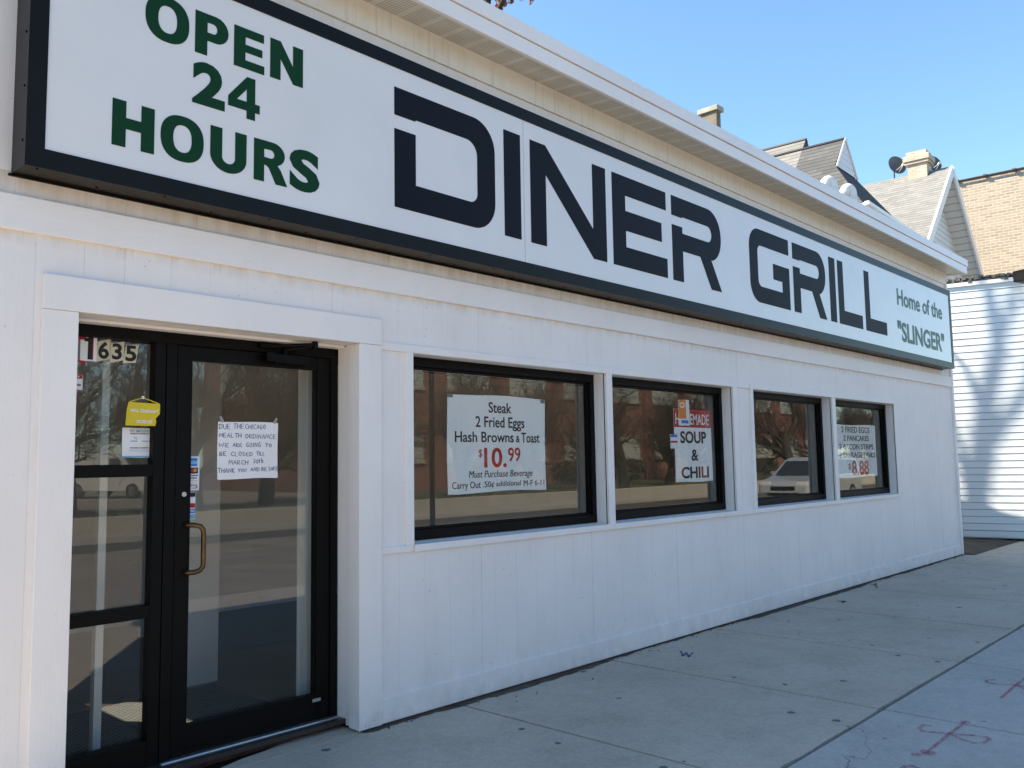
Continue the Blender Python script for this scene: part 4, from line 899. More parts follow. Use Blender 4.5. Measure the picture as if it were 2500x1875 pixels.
# houses further back, turned three degrees
A3 = R(3); ew = Vector((math.cos(A3), math.sin(A3), 0)); e3 = Vector((-math.sin(A3), math.cos(A3), 0))
def shingle(name, c1, c2, mortar):
    m, nt, b = newmat(name); b.inputs['Roughness'].default_value = .92
    tc = N(nt, 'ShaderNodeTexCoord'); uv = tc.outputs['UV']
    t = N(nt, 'ShaderNodeTexBrick'); t.offset = .5; t.inputs['Scale'].default_value = 1; t.inputs['Mortar Size'].default_value = .0; t.inputs['Brick Width'].default_value = .32; t.inputs['Row Height'].default_value = .15
    t.inputs['Color1'].default_value = (*c1,1); t.inputs['Color2'].default_value = (*c2,1); t.inputs['Mortar'].default_value = (*c1,1); t.inputs['Bias'].default_value = 0
    nz = N(nt, 'ShaderNodeTexNoise'); nz.inputs['Scale'].default_value = 2.5; nt.links.new(uv, nz.inputs['Vector'])
    ma = N(nt, 'ShaderNodeVectorMath'); ma.operation = 'MULTIPLY_ADD'; ma.inputs[1].default_value = (.02,.02,0); nt.links.new(nz.outputs['Color'], ma.inputs[0]); nt.links.new(uv, ma.inputs[2])
    nt.links.new(ma.outputs[0], t.inputs['Vector'])
    sx = N(nt, 'ShaderNodeSeparateXYZ'); nt.links.new(ma.outputs[0], sx.inputs[0])
    fr = math_(nt, 'FRACT', math_(nt, 'MULTIPLY', sx.outputs[1], 1/.15))
    line = math_(nt, 'LESS_THAN', fr, .13)
    c = mixc(nt, math_(nt, 'MULTIPLY', noise(nt, uv, 6, 5, .6, .3, .7), .4), t.outputs['Color'], tuple(x*.72 for x in c1))
    c = mixc(nt, math_(nt, 'MULTIPLY', line, .95), c, mortar)
    nt.links.new(c, b.inputs['Base Color']); bump(nt, b, math_(nt, 'SUBTRACT', 1.0, fr), .7, .02); return m
M_['shtreeshade'] = shingle('tree-shaded grey shingles', (.065,.068,.072), (.115,.116,.117), (.022,.022,.024))  # front wing roof: tree shade put into a darker shingle colour
M_['shlight'] = shingle('light grey shingles', (.175,.175,.17), (.245,.245,.238), (.07,.07,.07))
M_['shhipshade'] = shingle('shade-dark hip shingles', (.045,.045,.05), (.065,.065,.07), (.025,.025,.03))  # near-black colour puts the street-facing hip's shade into its shingles
M_['lap'] = None
lm, lnt, lb_ = newmat('white lap siding'); lb_.inputs['Roughness'].default_value = .55
gz = N(lnt, 'ShaderNodeNewGeometry'); sz2 = N(lnt, 'ShaderNodeSeparateXYZ'); lnt.links.new(gz.outputs['Position'], sz2.inputs[0])
fr_ = math_(lnt, 'FRACT', math_(lnt, 'MULTIPLY', sz2.outputs[2], 1/.19))
lnt.links.new(mixc(lnt, math_(lnt, 'LESS_THAN', fr_, .10), (.72,.72,.71), (.30,.30,.30)), lb_.inputs['Base Color']); bump(lnt, lb_, fr_, .8, .02)
sc_m, snt2, sb2 = newmat('white fish scale shingles'); sb2.inputs['Roughness'].default_value = .6
tb2 = N(snt2, 'ShaderNodeTexBrick'); tb2.inputs['Scale'].default_value = 1; tb2.inputs['Brick Width'].default_value = .16; tb2.inputs['Row Height'].default_value = .16; tb2.inputs['Mortar Size'].default_value = .008
for k, c in (('Color1', (.70,.70,.72)), ('Color2', (.76,.76,.77)), ('Mortar', (.45,.45,.47))): tb2.inputs[k].default_value = (*c, 1)
tcc = N(snt2, 'ShaderNodeTexCoord'); snt2.links.new(tcc.outputs['UV'], tb2.inputs['Vector']); snt2.links.new(tb2.outputs['Color'], sb2.inputs['Base Color'])
class Frame:
    def __init__(s, ox, oy): s.o = Vector((ox, oy, 0))
    def __call__(s, a, d, z): v = s.o+ew*a+e3*d; return (v.x, v.y, z)
def slab(mb, pts, th=.10):     # roof slab: quad/poly pts, thickened downwards, UV in metres along the first edge
    P_ = [Vector(p) for p in pts]; ex = (P_[1]-P_[0]).normalized(); nrm = (P_[1]-P_[0]).cross(P_[2]-P_[0]).normalized(); ey = nrm.cross(ex)
    if nrm.z < 0: nrm = -nrm; 
    uv = [((p-P_[0]).dot(ex), (p-P_[0]).dot(ey)) for p in P_]
    mb.face(pts, uv)
    low = [tuple(p-nrm*th) for p in P_]; mb.face(low[::-1])
    n = len(pts)
    for i in range(n): mb.face([pts[i], pts[(i+1)%n], low[(i+1)%n], low[i]])
# --- dark house: rear block, front wing with a gablet over a hip
F = Frame(20.5, 4.0)
def fit(px, py, d):      # photo ray met on the house plane at depth d -> (a, z)
    dd = rv*((px-1250)/2088.96)+uv_*(-(py-937.5)/2088.96)+fw
    o = F.o+e3*d; t_ = (o-CAM).dot(e3)/dd.dot(e3); q = CAM+dd*t_; return (q-o).dot(ew), q.z
HD = thing('grey_roofed_house', 'house with a steep grey shingle roof and a small white gablet behind the diner', 'house', (F.o.x, F.o.y, 0)); ho = at0(HD)
ap = (.737, 9.655); gl_, gr_ = (.018, 8.745), (1.49, 8.765); sl_l = (ap[1]-gl_[1])/(ap[0]-gl_[0])
zE = 7.35                                    # eave height
aL = gl_[0]-(gl_[1]-zE)/sl_l; aR = gr_[0]+(gr_[1]-zE)/sl_l
# hip front foot: choose its depth so the left hip corner falls on the photographed ray
best = None
for k in range(200):
    d = -.05-.02*k; a_, z_ = fit(2094.8, 486.2, d)
    e_ = abs((z_-zE))
    if best is None or e_ < best[0]: best = (e_, d, a_)
dF = best[1]; aHL = best[2]
m = MB()
dBk = 3.0
slab(m, [F(aL-.0, dBk, zE), F(aL, -.02, zE), F(gl_[0], -.02, gl_[1]), F(ap[0], -.02, ap[1]), F(ap[0], dBk, ap[1])][::-1] if False else [F(aL, dBk, zE), F(aL, dF, zE), F(gl_[0], 0, gl_[1]), F(ap[0], -.03, ap[1]), F(ap[0], dBk, ap[1])], .12)
wing = m
m2 = MB(); slab(m2, [F(aR, dBk, zE), F(aR, dF, zE), F(gr_[0], 0, gr_[1]), F(ap[0], -.03, ap[1]), F(ap[0], dBk, ap[1])], .12)
for f_, u_ in zip(m2.f, m2.u): wing.f.append(tuple(i+len(wing.v) for i in f_)); wing.u.append(u_)
wing.v += m2.v
rfw = wing.build('roof', M_['shtreeshade'], HD, ho)
m = MB(); slab(m, [F(aL, dF, zE), F(aR, dF, zE), F(gr_[0], .0, gr_[1]-.01), F(gl_[0], .0, gl_[1]-.01)], .08); m.build('hip_roof', M_['shhipshade'], HD, ho)
# rear block: higher ridge, same left slope
ap2 = fit(1978.8, 339, 1.0); rz = ap2[1]; ra = gl_[0]+(rz-gl_[1])/sl_l
m = MB(); slab(m, [F(aL-.01, 9.0, zE-.01), F(aL-.01, 1.05, zE-.01), F(ra, 1.05, rz), F(ra, 9.0, rz)], .12); slab(m, [F(2*ra-aL, 9.0, zE), F(2*ra-aL, 1.05, zE), F(ra, 1.05, rz), F(ra, 9.0, rz)], .12)
m.build('rear_roof', M_['shlight'], HD, ho)
m = MB(); m.face([F(aL+.2, 1.12, zE), F(2*ra-aL-.2, 1.12, zE), F(ra, 1.12, rz-.12)], [(0,0),(3,0),(1.5,2)]); m.face([F(aL+.2, 1.2, zE), F(2*ra-aL-.2, 1.2, zE), F(ra, 1.2, rz-.12)]); m.build('rear_gable', sc_m, HD, ho)
m = MB(); m.face([F(gl_[0]+.01, -.034, gl_[1]-.02), F(gr_[0]-.01, -.034, gr_[1]-.02), F(ap[0], -.034, ap[1]-.04)], [(gl_[0],0),(gr_[0],0),(ap[0],.9)])
m.face([F(gl_[0]+.03, .15, gl_[1]-.02), F(gr_[0]-.03, .15, gr_[1]-.02), F(ap[0], .15, ap[1]-.12)]); m.build('gablet', sc_m, HD, ho)
m = MB()
for a0, z0 in ((gl_[0]-.03, gl_[1]-.05), (gr_[0]+.03, gr_[1]-.05)): m.tube([F(a0, -.05, z0), F(ap[0], -.05, ap[1]-.02)], .025, 4)
m.build('rake_board', M_['fascia'], HD, ho)
m = MB(); c = F((aL+aR)/2, dF-.03, zE-.10); m.obox(c, ew*((aR-aL)/2), e3*.05, (0,0,.09)); c = F((aL+aR)/2, dF-.10, zE-.03); m.obox(c, ew*((aR-aL)/2+.02), e3*.05, (0,0,.04)); m.build('gutter', M_['fascia'], HD, ho)
m = MB(); a0, a1, d0, d1 = aL+.3, aR-.3, dF+.35, 9.0
for (x0, y0, x1, y1) in ((a0,d0,a1,d0),(a0,d0,a0,d1),(a1,d0,a1,d1),(a0,d1,a1,d1)): m.face([F(x0,y0,0), F(x1,y1,0), F(x1,y1,zE-.1), F(x0,y0,zE-.1)])
m.build('wall', lm, HD, ho)
# --- gabled house
F = Frame(30.0, 4.0)
HG = thing('gabled_house', 'white gabled house with light grey shingles and a brick chimney', 'house', (F.o.x, F.o.y, 0)); ho = at0(HG)
Aa, Az = .19, 11.105; Lz = 7.55; sl1 = .895; La = Aa-(Az-Lz)/sl1; Ra = Aa+(Az-Lz)/sl1
m = MB(); slab(m, [F(La, 11, Lz), F(La, -.0, Lz), F(Aa, -.0, Az), F(Aa, 11, Az)], .12); slab(m, [F(Ra, 11, Lz), F(Ra, 0, Lz), F(Aa, 0, Az), F(Aa, 11, Az)], .12)
m.build('roof', M_['shlight'], HG, ho)
m = MB(); m.face([F(La+.4, .55, 0), F(Ra-.4, .55, 0), F(Ra-.4, .55, Lz+.2), F(Aa, .55, Az-.22), F(La+.4, .55, Lz+.2)])
for aa in (La+.4, Ra-.4): m.face([F(aa, .55, 0), F(aa, 10.8, 0), F(aa, 10.8, Lz+.25), F(aa, .55, Lz+.25)])
m.face([F(La+.4, 10.8, 0), F(Ra-.4, 10.8, 0), F(Ra-.4, 10.8, Lz+.2), F(Aa, 10.8, Az-.22), F(La+.4, 10.8, Lz+.2)])
m.build('wall', lm, HG, ho)
m = MB()
for (a0, z0) in ((La, Lz), (Ra, Lz)):
    p0 = Vector(F(a0, -.04, z0-.12)); p1 = Vector(F(Aa, -.04, Az-.12)); dd = (p1-p0); nn = Vector((0,0,1))-dd.normalized()*dd.normalized().z; nn.normalize()
    m.obox((p0+p1)/2, dd/2, e3*.03, nn*.14)
m.build('rake_board', M_['fascia'], HG, ho)
m = MB()
for (a0, z0) in ((La, Lz), (Ra, Lz)):     # boarded underside of the gable overhang
    p0 = [F(a0, .0, z0-.16), F(a0, .55, z0-.16), F(Aa, .55, Az-.16), F(Aa, 0, Az-.16)]; slab(m, p0, .02)
m.build('overhang_soffit', lm, HG, ho)
# window head in the gable, just above the diner eave
m = MB(); c = F(-.9, .52, 8.35); m.obox(c, ew*.9, e3*.05, (0,0,.06)); c = F(-.1, .52, 8.15); m.obox(c, ew*.06, e3*.05, (0,0,.25)); m.build('window_trim', M_['fascia'], HG, ho)
M_['chimbrick'] = brick('pale whitewashed brick', (.50,.42,.33), (.42,.30,.22), (.55,.50,.42), .21, .075, .012)
def bbox_uv(mb, F, a0, a1, d0, d1, z0, z1):
    for (x0,y0,x1,y1) in ((a0,d0,a1,d0),(a1,d0,a1,d1),(a1,d1,a0,d1),(a0,d1,a0,d0)):
        L_ = math.hypot(x1-x0, y1-y0); mb.face([F(x0,y0,z0), F(x1,y1,z0), F(x1,y1,z1), F(x0,y0,z1)], [(0,z0),(L_,z0),(L_,z1),(0,z1)])
    mb.face([F(a0,d0,z1), F(a1,d0,z1), F(a1,d1,z1), F(a0,d1,z1)], [(0,0),(1,0),(1,1),(0,1)]); mb.face([F(a0,d0,z0), F(a0,d1,z0), F(a1,d1,z0), F(a1,d0,z0)], [(0,0),(1,0),(1,1),(0,1)])
# depth of chimney along the ridge: ridge point under it
def ridge_d(px, py):
    dd = rv*((px-1250)/2088.96)+uv_*(-(py-937.5)/2088.96)+fw
    t_ = (Az-CAM.z)/dd.z; q = CAM+dd*t_; return (q-F.o).dot(e3)
d1c = ridge_d(2224, 421); d2c = ridge_d(2264, 413)
cdepth = max(.6, abs(d1c-d2c))
dlo = min(d1c, d2c)
m = MB(); 
def pxz(py, d):      # height of a photo row at the chimney's near corner
    q0 = Vector(F(Aa-.25, d, 0)); dist = (q0-CAM).dot(fw); return q0
def zrow(px, py, d):
    dd = rv*((px-1250)/2088.96)+uv_*(-(py-937.5)/2088.96)+fw; o = F.o+e3*d; t_ = (o-CAM).dot(e3)/dd.dot(e3); return (CAM+dd*t_).z
ztc = zrow(2262, 364.5, dlo)
bbox_uv(m, F, Aa-.28, Aa+.34, dlo, dlo+cdepth, Az-.6, ztc-.42); bbox_uv(m, F, Aa-.34, Aa+.40, dlo-.06, dlo+cdepth+.08, ztc-.44, ztc-.33); bbox_uv(m, F, Aa-.38, Aa+.44, dlo-.10, dlo+cdepth+.12, ztc-.34, ztc-.16); bbox_uv(m, F, Aa-.28, Aa+.34, dlo, dlo+cdepth+.03, ztc-.17, ztc)
m.build('chimney', M_['chimbrick'], HG, ho, bevel=.015)
# satellite dishes on its ridge
M_['dish'] = basic('grey dish metal', (.085,.085,.09), .4, .1, 5, .05)
def dish(px, py, rad_px, label, aoff):      # mounted just behind the ridge
    dv = rv*((px-1250)/2088.96)+uv_*(-(py-937.5)/2088.96)+fw; dist = (F.o+ew*(Aa+aoff)-CAM).dot(ew)/dv.dot(ew); rad = rad_px*dist/2088.96; c = CAM+dv*dist
    root = thing('satellite_dish', label, 'satellite dish', c, 0, 'satellite dishes on the house ridge'); m = MB(); n = 24; rings = 5
    # shallow bowl facing up the street to the left
    ax = Vector((-.58,-.78,.25)).normalized(); e1 = ax.cross(Vector((0,0,1))).normalized(); e2 = e1.cross(ax)
    def bp(k, j, back=0): r_ = rad*j/rings; a = 2*math.pi*k/n; return tuple(e1*math.cos(a)*r_+e2*math.sin(a)*r_*1.06+ax*((j/rings)**2*rad*.28-back))
    for bk_ in (0, .02):
        for j in range(rings):
            for k in range(n): m.face([bp(k,j,bk_), bp(k+1,j,bk_), bp(k+1,j+1,bk_), bp(k,j+1,bk_)] if j else [bp(0,0,bk_), bp(k+1,1,bk_), bp(k,1,bk_)])
    for k in range(n): m.face([bp(k,rings,0), bp(k+1,rings,0), bp(k+1,rings,.02), bp(k,rings,.02)])
    m.build('reflector', M_['dish'], root, smooth=False)
    m = MB(); base = Vector((0,0,-rad*1.25)); m.tube([-ax*.03, -ax*.12-Vector((0,0,rad*.4)), -ax*.12+base*1.2], .028, 8); m.build('mast', M_['dish'], root)
    m = MB(); f_ = ax*rad*1.25-e2*rad*.55; m.tube([-e2*rad*.95+ax*.02, f_], .014, 6); m.tube([-e2*rad*.7+e1*rad*.3, f_], .008, 6); m.build('arm', M_['pvc'], root)
    m = MB(); m.tube([f_, f_-ax*.10], [.05,.035], 8); m.build('receiver', M_['pvc'], root); return root
dish(2187, 406, 23, 'grey satellite dish standing left of the brick chimney', .35)
dish(2277, 402, 20, 'grey satellite dish half hidden behind the brick chimney', .95)
# --- yellow brick building at the right
F = Frame(34.8, 4.0)
M_['ybrick'] = brick('yellow common brick', (.39,.315,.23), (.26,.19,.14), (.47,.44,.385), .30, .105, .016, .9, -.15, (.31,.265,.21))
M_['pipegrey'] = basic('weathered grey pipe', (.07,.065,.065), .7, .2, 6, .1)
YBd = thing('brick_building', 'tall yellow brick side wall behind the gabled house', 'building', (F.o.x, F.o.y, 0)); ho = at0(YBd)
m = MB(); zt_b = 11.87
def ybox(a0, a1, d0, d1): bbox_uv(m, F, a0, a1, d0, d1, 0, zt_b)
ybox(0, 12, -2.4, 13); m.build('wall', M_['ybrick'], YBd, ho)
m = MB(); m.obox(F(.1, 5.3, zt_b+.03), ew*.13, e3*7.75, (0,0,.025)); m.build('coping', M_['pipegrey'], YBd, ho)
m = MB(); m.tube([F(-.10, -2.4, zt_b+.02), F(-.10, 13, zt_b+.02)], .03, 8)
for q in (-.9, .05, 1.0, 2.0): m.tube([F(-.10, q, zt_b+.02), F(-.10, q+.12, zt_b+.02)], .06, 8)
m.build('roof_pipe', M_['pipegrey'], YBd, ho)
# ================================================================== TREES
M_['bark'] = basic('grey brown bark', (.048,.037,.028), .95, .3, 6, .8, (14,14,4), bdist=.02)
M_['twig'] = basic('brown twigs', (.055,.04,.03), .9, .2, 6, .2)
M_['bud'] = basic('red buds', (.30,.10,.075), .8, .3, 20, .1)
PRUNE = None
def in_sky(base, sc=1.0):
    def f(q):
        v = base+q*sc-CAM; dz = v.dot(fw)
        if dz < .5: return False
        x = 1250+2088.96*v.dot(rv)/dz; y = 937.5-2088.96*v.dot(uv_)/dz
        return x > 1130 and y > -40 and y < .543*(x-1160)+25 and x < 2560
    return f
def grow(tr, tw, p, d, ln_, rad, lev, maxlev, rr, tips, droop=0.0, seg=4, rmin=.003):
    pts = [p]; rads = [rad]; d0_, p0_ = d, p
    for i in range(seg):
        d = (d+Vector((rr.uniform(-1,1), rr.uniform(-1,1), rr.uniform(-.6,.9)-droop))*(.13+.03*lev)).normalized()
        p = p+d*(ln_/seg); pts.append(p); rads.append(max(rmin, rad*(1-.42*(i+1)/seg)))
    if PRUNE is not None and any(PRUNE(q) for q in pts): return
    (tr if lev < 3 else tw).tube(pts, rads, 8 if lev < 1 else 6 if lev < 2 else 4 if lev < 3 else 3, cap=lev >= 2)
    if lev >= maxlev: tips.append(pts[-1]); return
    nb = {0: 6, 1: 5, 2: 5, 3: 5}.get(lev, 3)
    for k in range(nb):
        i = min(seg, 1+int((k+1)/nb*seg*.98)) if lev else max(2, seg-1-(k % 2))
        ax = d.orthogonal().normalized(); ax.rotate(Matrix.Rotation(rr.uniform(0, 6.28), 3, d)) if False else None
        ang = rr.uniform(R(22), R(52)); rot = Matrix.Rotation(rr.uniform(0, 2*math.pi), 3, d)
        nd = (Matrix.Rotation(ang, 3, rot @ ax) @ d)
        grow(tr, tw, pts[i], nd.normalized(), ln_*rr.uniform(.55,.78), rads[i]*rr.uniform(.5,.68), lev+1, maxlev, rr, tips, droop, seg, rmin)
def tree(seed, h, rad, maxlev=4, lean=(0,0), buds=False, droop=0.0, trunk=.33, rmin=.003):
    rr = random.Random(seed); tr = MB(); tw = MB(); tips = []
    grow(tr, tw, Vector((0,0,-.3)), Vector((lean[0], lean[1], 1)).normalized(), h*trunk, rad, 0, maxlev, rr, tips, droop, 4, rmin)
    if buds:
        for t_ in tips:
            for _ in range(3):
                q = t_+Vector((rr.uniform(-.1,.1), rr.uniform(-.1,.1), rr.uniform(-.12,.05))); tw.obox(q, (.012,0,.004), (0,.010,0), (0,.003,.016))
    return tr, tw
def tree_thing(label, x, y, z, tr, tw, group=None, twm=None, rz=0, s=1.0):
    root = thing('bare_tree', label, 'tree', (x, y, z), rz, group); root.scale = (s,s,s)
    tr.build('trunk', M_['bark'], root, smooth=True); tw.build('crown', twm or M_['twig'], root); return root
# tall tree behind the diner: its lowest twigs hang into the top of the picture and its branches shade the white siding
rr = random.Random(21); tr = MB(); tw = MB(); tips = []; tb_ = Vector((12.0, 7.75, -.2))
def loc_(q): return Vector(q)-tb_
tr.tube([loc_(q) for q in ((12.02,7.80,-.3),(12.1,7.85,1.5),(12.05,7.7,4.0),(11.98,7.69,8.17),(11.97,7.74,8.57),(11.95,7.80,8.97),(11.96,7.78,9.63),(11.98,7.66,10.29),(11.99,7.62,10.84),(12.02,7.49,11.42),(12.06,7.30,12.16),(12.2,7.2,13.2))], [.22,.18,.14,.10,.09,.09,.09,.09,.075,.07,.065,.05], 10)
tr.tube([loc_(q) for q in ((11.98,7.68,10.2),(12.02,7.50,10.44),(12.06,7.29,10.8),(12.1,7.1,11.07),(12.14,6.93,11.34),(12.2,6.7,12.0))], [.06,.055,.05,.05,.045,.03], 8)
tr.tube([loc_(q) for q in ((12.0,7.7,7.2),(11.89,8.08,8.3),(11.91,8.02,8.98),(11.93,7.92,9.51),(11.95,7.98,10.4),(11.9,8.3,11.6))], [.04,.045,.045,.04,.035,.03], 8)
PRUNE = in_sky(tb_)
for q, d, ln_, ra in (((12.06,7.3,12.16),(-.1,.1,1),3.0,.05),((12.2,7.2,13.2),(.2,-.2,1),3.2,.05),((12.2,6.7,12.0),(.15,-.35,1),2.6,.035),((11.9,8.3,11.6),(-.2,.4,1),2.8,.04),((11.99,7.62,10.84),(-.6,.1,.8),2.2,.035),((12.05,7.7,5.5),(-.7,.4,.8),2.6,.05),((11.97,7.74,9.9),(-.3,.8,.7),2.2,.04)):
    grow(tr, tw, loc_(q), Vector(d).normalized(), ln_, ra, 2, 5, rr, tips)
TB = tree_thing('bare budding tree rising behind the diner roof', *tb_, tr, tw, None, M_['twig'])
PRUNE = in_sky(Vector((13.6, 14.6, -.2)), 1.3)
tr, tw = tree(5, 21, .40, 5, rmin=.012)
PRUNE = None
tree_thing('tall bare tree in the yards far behind the diner', 13.6, 14.6, -.2, tr, tw, s=1.3)
# hanging twigs with red buds over the eave
tg = MB(); bd = MB(); rr = random.Random(4)
def hang(px, py0, py1, Yd, spread, n):
    for k in range(n):
        a = P(px+rr.uniform(-spread, spread)*1.2, py0-30, Yd+rr.uniform(-.4,.4)); b = P(px+rr.uniform(-spread, spread), py0+(py1-py0)*rr.uniform(.45,1), Yd+rr.uniform(-.4,.4)); mid = (a+b)/2+Vector((rr.uniform(-.06,.06),0,0))
        tg.tube([a, mid, b], [.010,.007,.004], 4)
        for q in range(12):
            t_ = rr.uniform(.25,1); c = a.lerp(b, t_)+Vector((rr.uniform(-.035,.035), rr.uniform(-.035,.035), rr.uniform(-.02,.02))); bd.obox(c, (.014,0,.004), (0,.012,0), (.003,0,.020))
        if k % 2 == 0: 
            c = mid; e_ = mid+Vector((rr.uniform(-.15,.15), 0, -.16)); tg.tube([c, e_], [.005,.003], 3)
hang(1222, -5, 38, 8.5, 15, 12); hang(1240, -5, 15, 8.4, 12, 5); hang(1268, -10, 10, 8.4, 5, 2); hang(1297, -10, 14, 8.4, 4, 3)
tp = P(1235, -60, 8.4); 
tg.tube([Vector((12.0,7.6,10.9)), Vector((11.9,7.9,11.9)), Vector((tp.x, tp.y, tp.z+.6)), tp], [.05,.04,.03,.015], 6)
for xq in (1222, 1240, 1268, 1297):
    a = P(xq, -35, 8.5); tg.tube([tp+Vector((0,0,.5)), (tp+a)/2+Vector((0,0,.35)), a], [.014,.011,.010], 5)
inv = -Vector(TB.location)
tg.build('twig', M_['twig'], TB, inv); bd.build('bud', M_['bud'], TB, inv)

# ================================================================== ACROSS THE STREET (seen in the glass)
M_['grass'] = basic('thin spring grass', (.12,.125,.045), .95, .35, 3, .9, (50,50,50), bdist=.03)
M_['redbrick'] = brick('red brick', (.20,.070,.042), (.15,.052,.034), (.20,.15,.12), .22, .08, .010, .9, 0, (.16,.06,.04))
M_['gblock'] = brick('glass block', (.42,.45,.40), (.50,.52,.46), (.20,.21,.19), .20, .20, .02, .25)
g = MB(); g.box(-80, 220, -22.5, -17.0, -.2, .30); g.box(-80, 3.5, -30, -22.5, -.2, .30); g.box(22.5, 220, -30, -22.5, -.2, .30); st(g.build('verge', M_['grass']))
w_ = MB(); w_.box(-80, 220, -17.0, -16.755, -.1, .40); tag(w_.build('low_wall', M_['kerb'], bevel=.02), 'long low tan concrete wall edging the far lawn across the street', 'wall')
gr = MB(); rr = random.Random(2)
for k in range(5200):
    x = rr.uniform(2, 75); y = rr.uniform(-20.5, -17.05) ; h_ = rr.uniform(.04,.16); a = rr.uniform(0,3.14); dx, dy = .03*math.cos(a), .03*math.sin(a)
    gr.face([(x-dx,y-dy,.29),(x+dx,y+dy,.29),(x+rr.uniform(-.05,.05),y+rr.uniform(-.05,.05),.30+h_)])
M_['blade'] = basic('grass blades', (.17,.19,.06), .9, .4, 4, 0)
tag(gr.build('grass', M_['blade']), 'short thin grass on the lawn across the street', 'grass', kind='stuff')
def school(x0, x1, yb, ztop, label, bay=4.6, first=1.0):
    root = thing('brick_block', label, 'building', (x0, yb, 0)); off = at0(root); m = MB()
    def wq(xa, xb, za, zb_, y): m.face([(xa,y,za),(xb,y,za),(xb,y,zb_),(xa,y,zb_)], [(xa,za),(xb,za),(xb,zb_),(xa,zb_)])
    wq(x0, x1, 0, ztop, yb); 
    for xx in (x0, x1): m.face([(xx,yb,0),(xx,yb-14,0),(xx,yb-14,ztop),(xx,yb,ztop)], [(yb,0),(yb-14,0),(yb-14,ztop),(yb,ztop)])
    wq(x0, x1, 0, ztop, yb-14); m.face([(x0,yb,ztop),(x1,yb,ztop),(x1,yb-14,ztop),(x0,yb-14,ztop)], [(0,0),(1,0),(1,1),(0,1)])
    nb = int((x1-x0-first)/bay)
    for i in range(nb+1):
        xa = x0+first+i*bay-1.0
        if xa+.9 < x1 and xa > x0-.01:
            for (a_, b_, c_, d_, y_) in ((xa, xa+.9, 0, ztop-.6, yb+.22),): 
                m.face([(a_,y_,c_),(b_,y_,c_),(b_,y_,d_),(a_,y_,d_)], [(a_,c_),(b_,c_),(b_,d_),(a_,d_)])
                m.face([(a_,yb,c_),(a_,y_,c_),(a_,y_,d_),(a_,yb,d_)], [(0,c_),(.2,c_),(.2,d_),(0,d_)]); m.face([(b_,yb,c_),(b_,y_,c_),(b_,y_,d_),(b_,yb,d_)], [(0,c_),(.2,c_),(.2,d_),(0,d_)]); m.face([(a_,yb,d_),(b_,yb,d_),(b_,y_,d_),(a_,y_,d_)])
    m.build('wall', M_['redbrick'], root, off)
    if x0 > 0:
        for i in range(3):
            ya = yb-3.6-i*4.2
            for (za, zb_) in ((1.75, 3.05), (5.35, 7.6)):
                p_ = MB(); p_.face([(x0-.03,ya,za),(x0-.03,ya+2.6,za),(x0-.03,ya+2.6,zb_),(x0-.03,ya,zb_)], [(ya,za),(ya+2.6,za),(ya+2.6,zb_),(ya,zb_)]); p_.build('window', M_['gblock'], root, off)
                f_ = MB(); f_.box(x0-.10, x0-.01, ya-.08, ya+2.68, za-.18, za-.002); f_.build('window_ledge', M_['kerb'], root, off)
    k = MB(); k.box(x0-.05, x1+.05, yb-.3, yb+.14, ztop, ztop+.25); k.build('coping', M_['kerb'], root, off)
    for i in range(nb):
        xa = x0+first+i*bay+.15
        if xa+3.0 > x1: break
        for (za, zb_, mm) in ((1.75, 3.05, M_['gblock']), (5.35, 7.6, M_['gblock'])):
            f_ = MB(); f_.box(xa-.08, xa+3.08, yb+.02, yb+.12, za-.18, za-.002); f_.build('window_ledge', M_['kerb'], root, off)
            p_ = MB(); p_.face([(xa,yb+.05,za),(xa+3.0,yb+.05,za),(xa+3.0,yb+.05,zb_),(xa,yb+.05,zb_)], [(xa,za),(xa+3,za),(xa+3,zb_),(xa,zb_)]); p_.build('window', mm, root, off)
    return root
school(23.5, 76, -27.5, 9.2, 'long red brick building with glass block windows across the street')
school(-24, 3.0, -26.5, 8.0, 'red brick building left of the parking lot across the road')
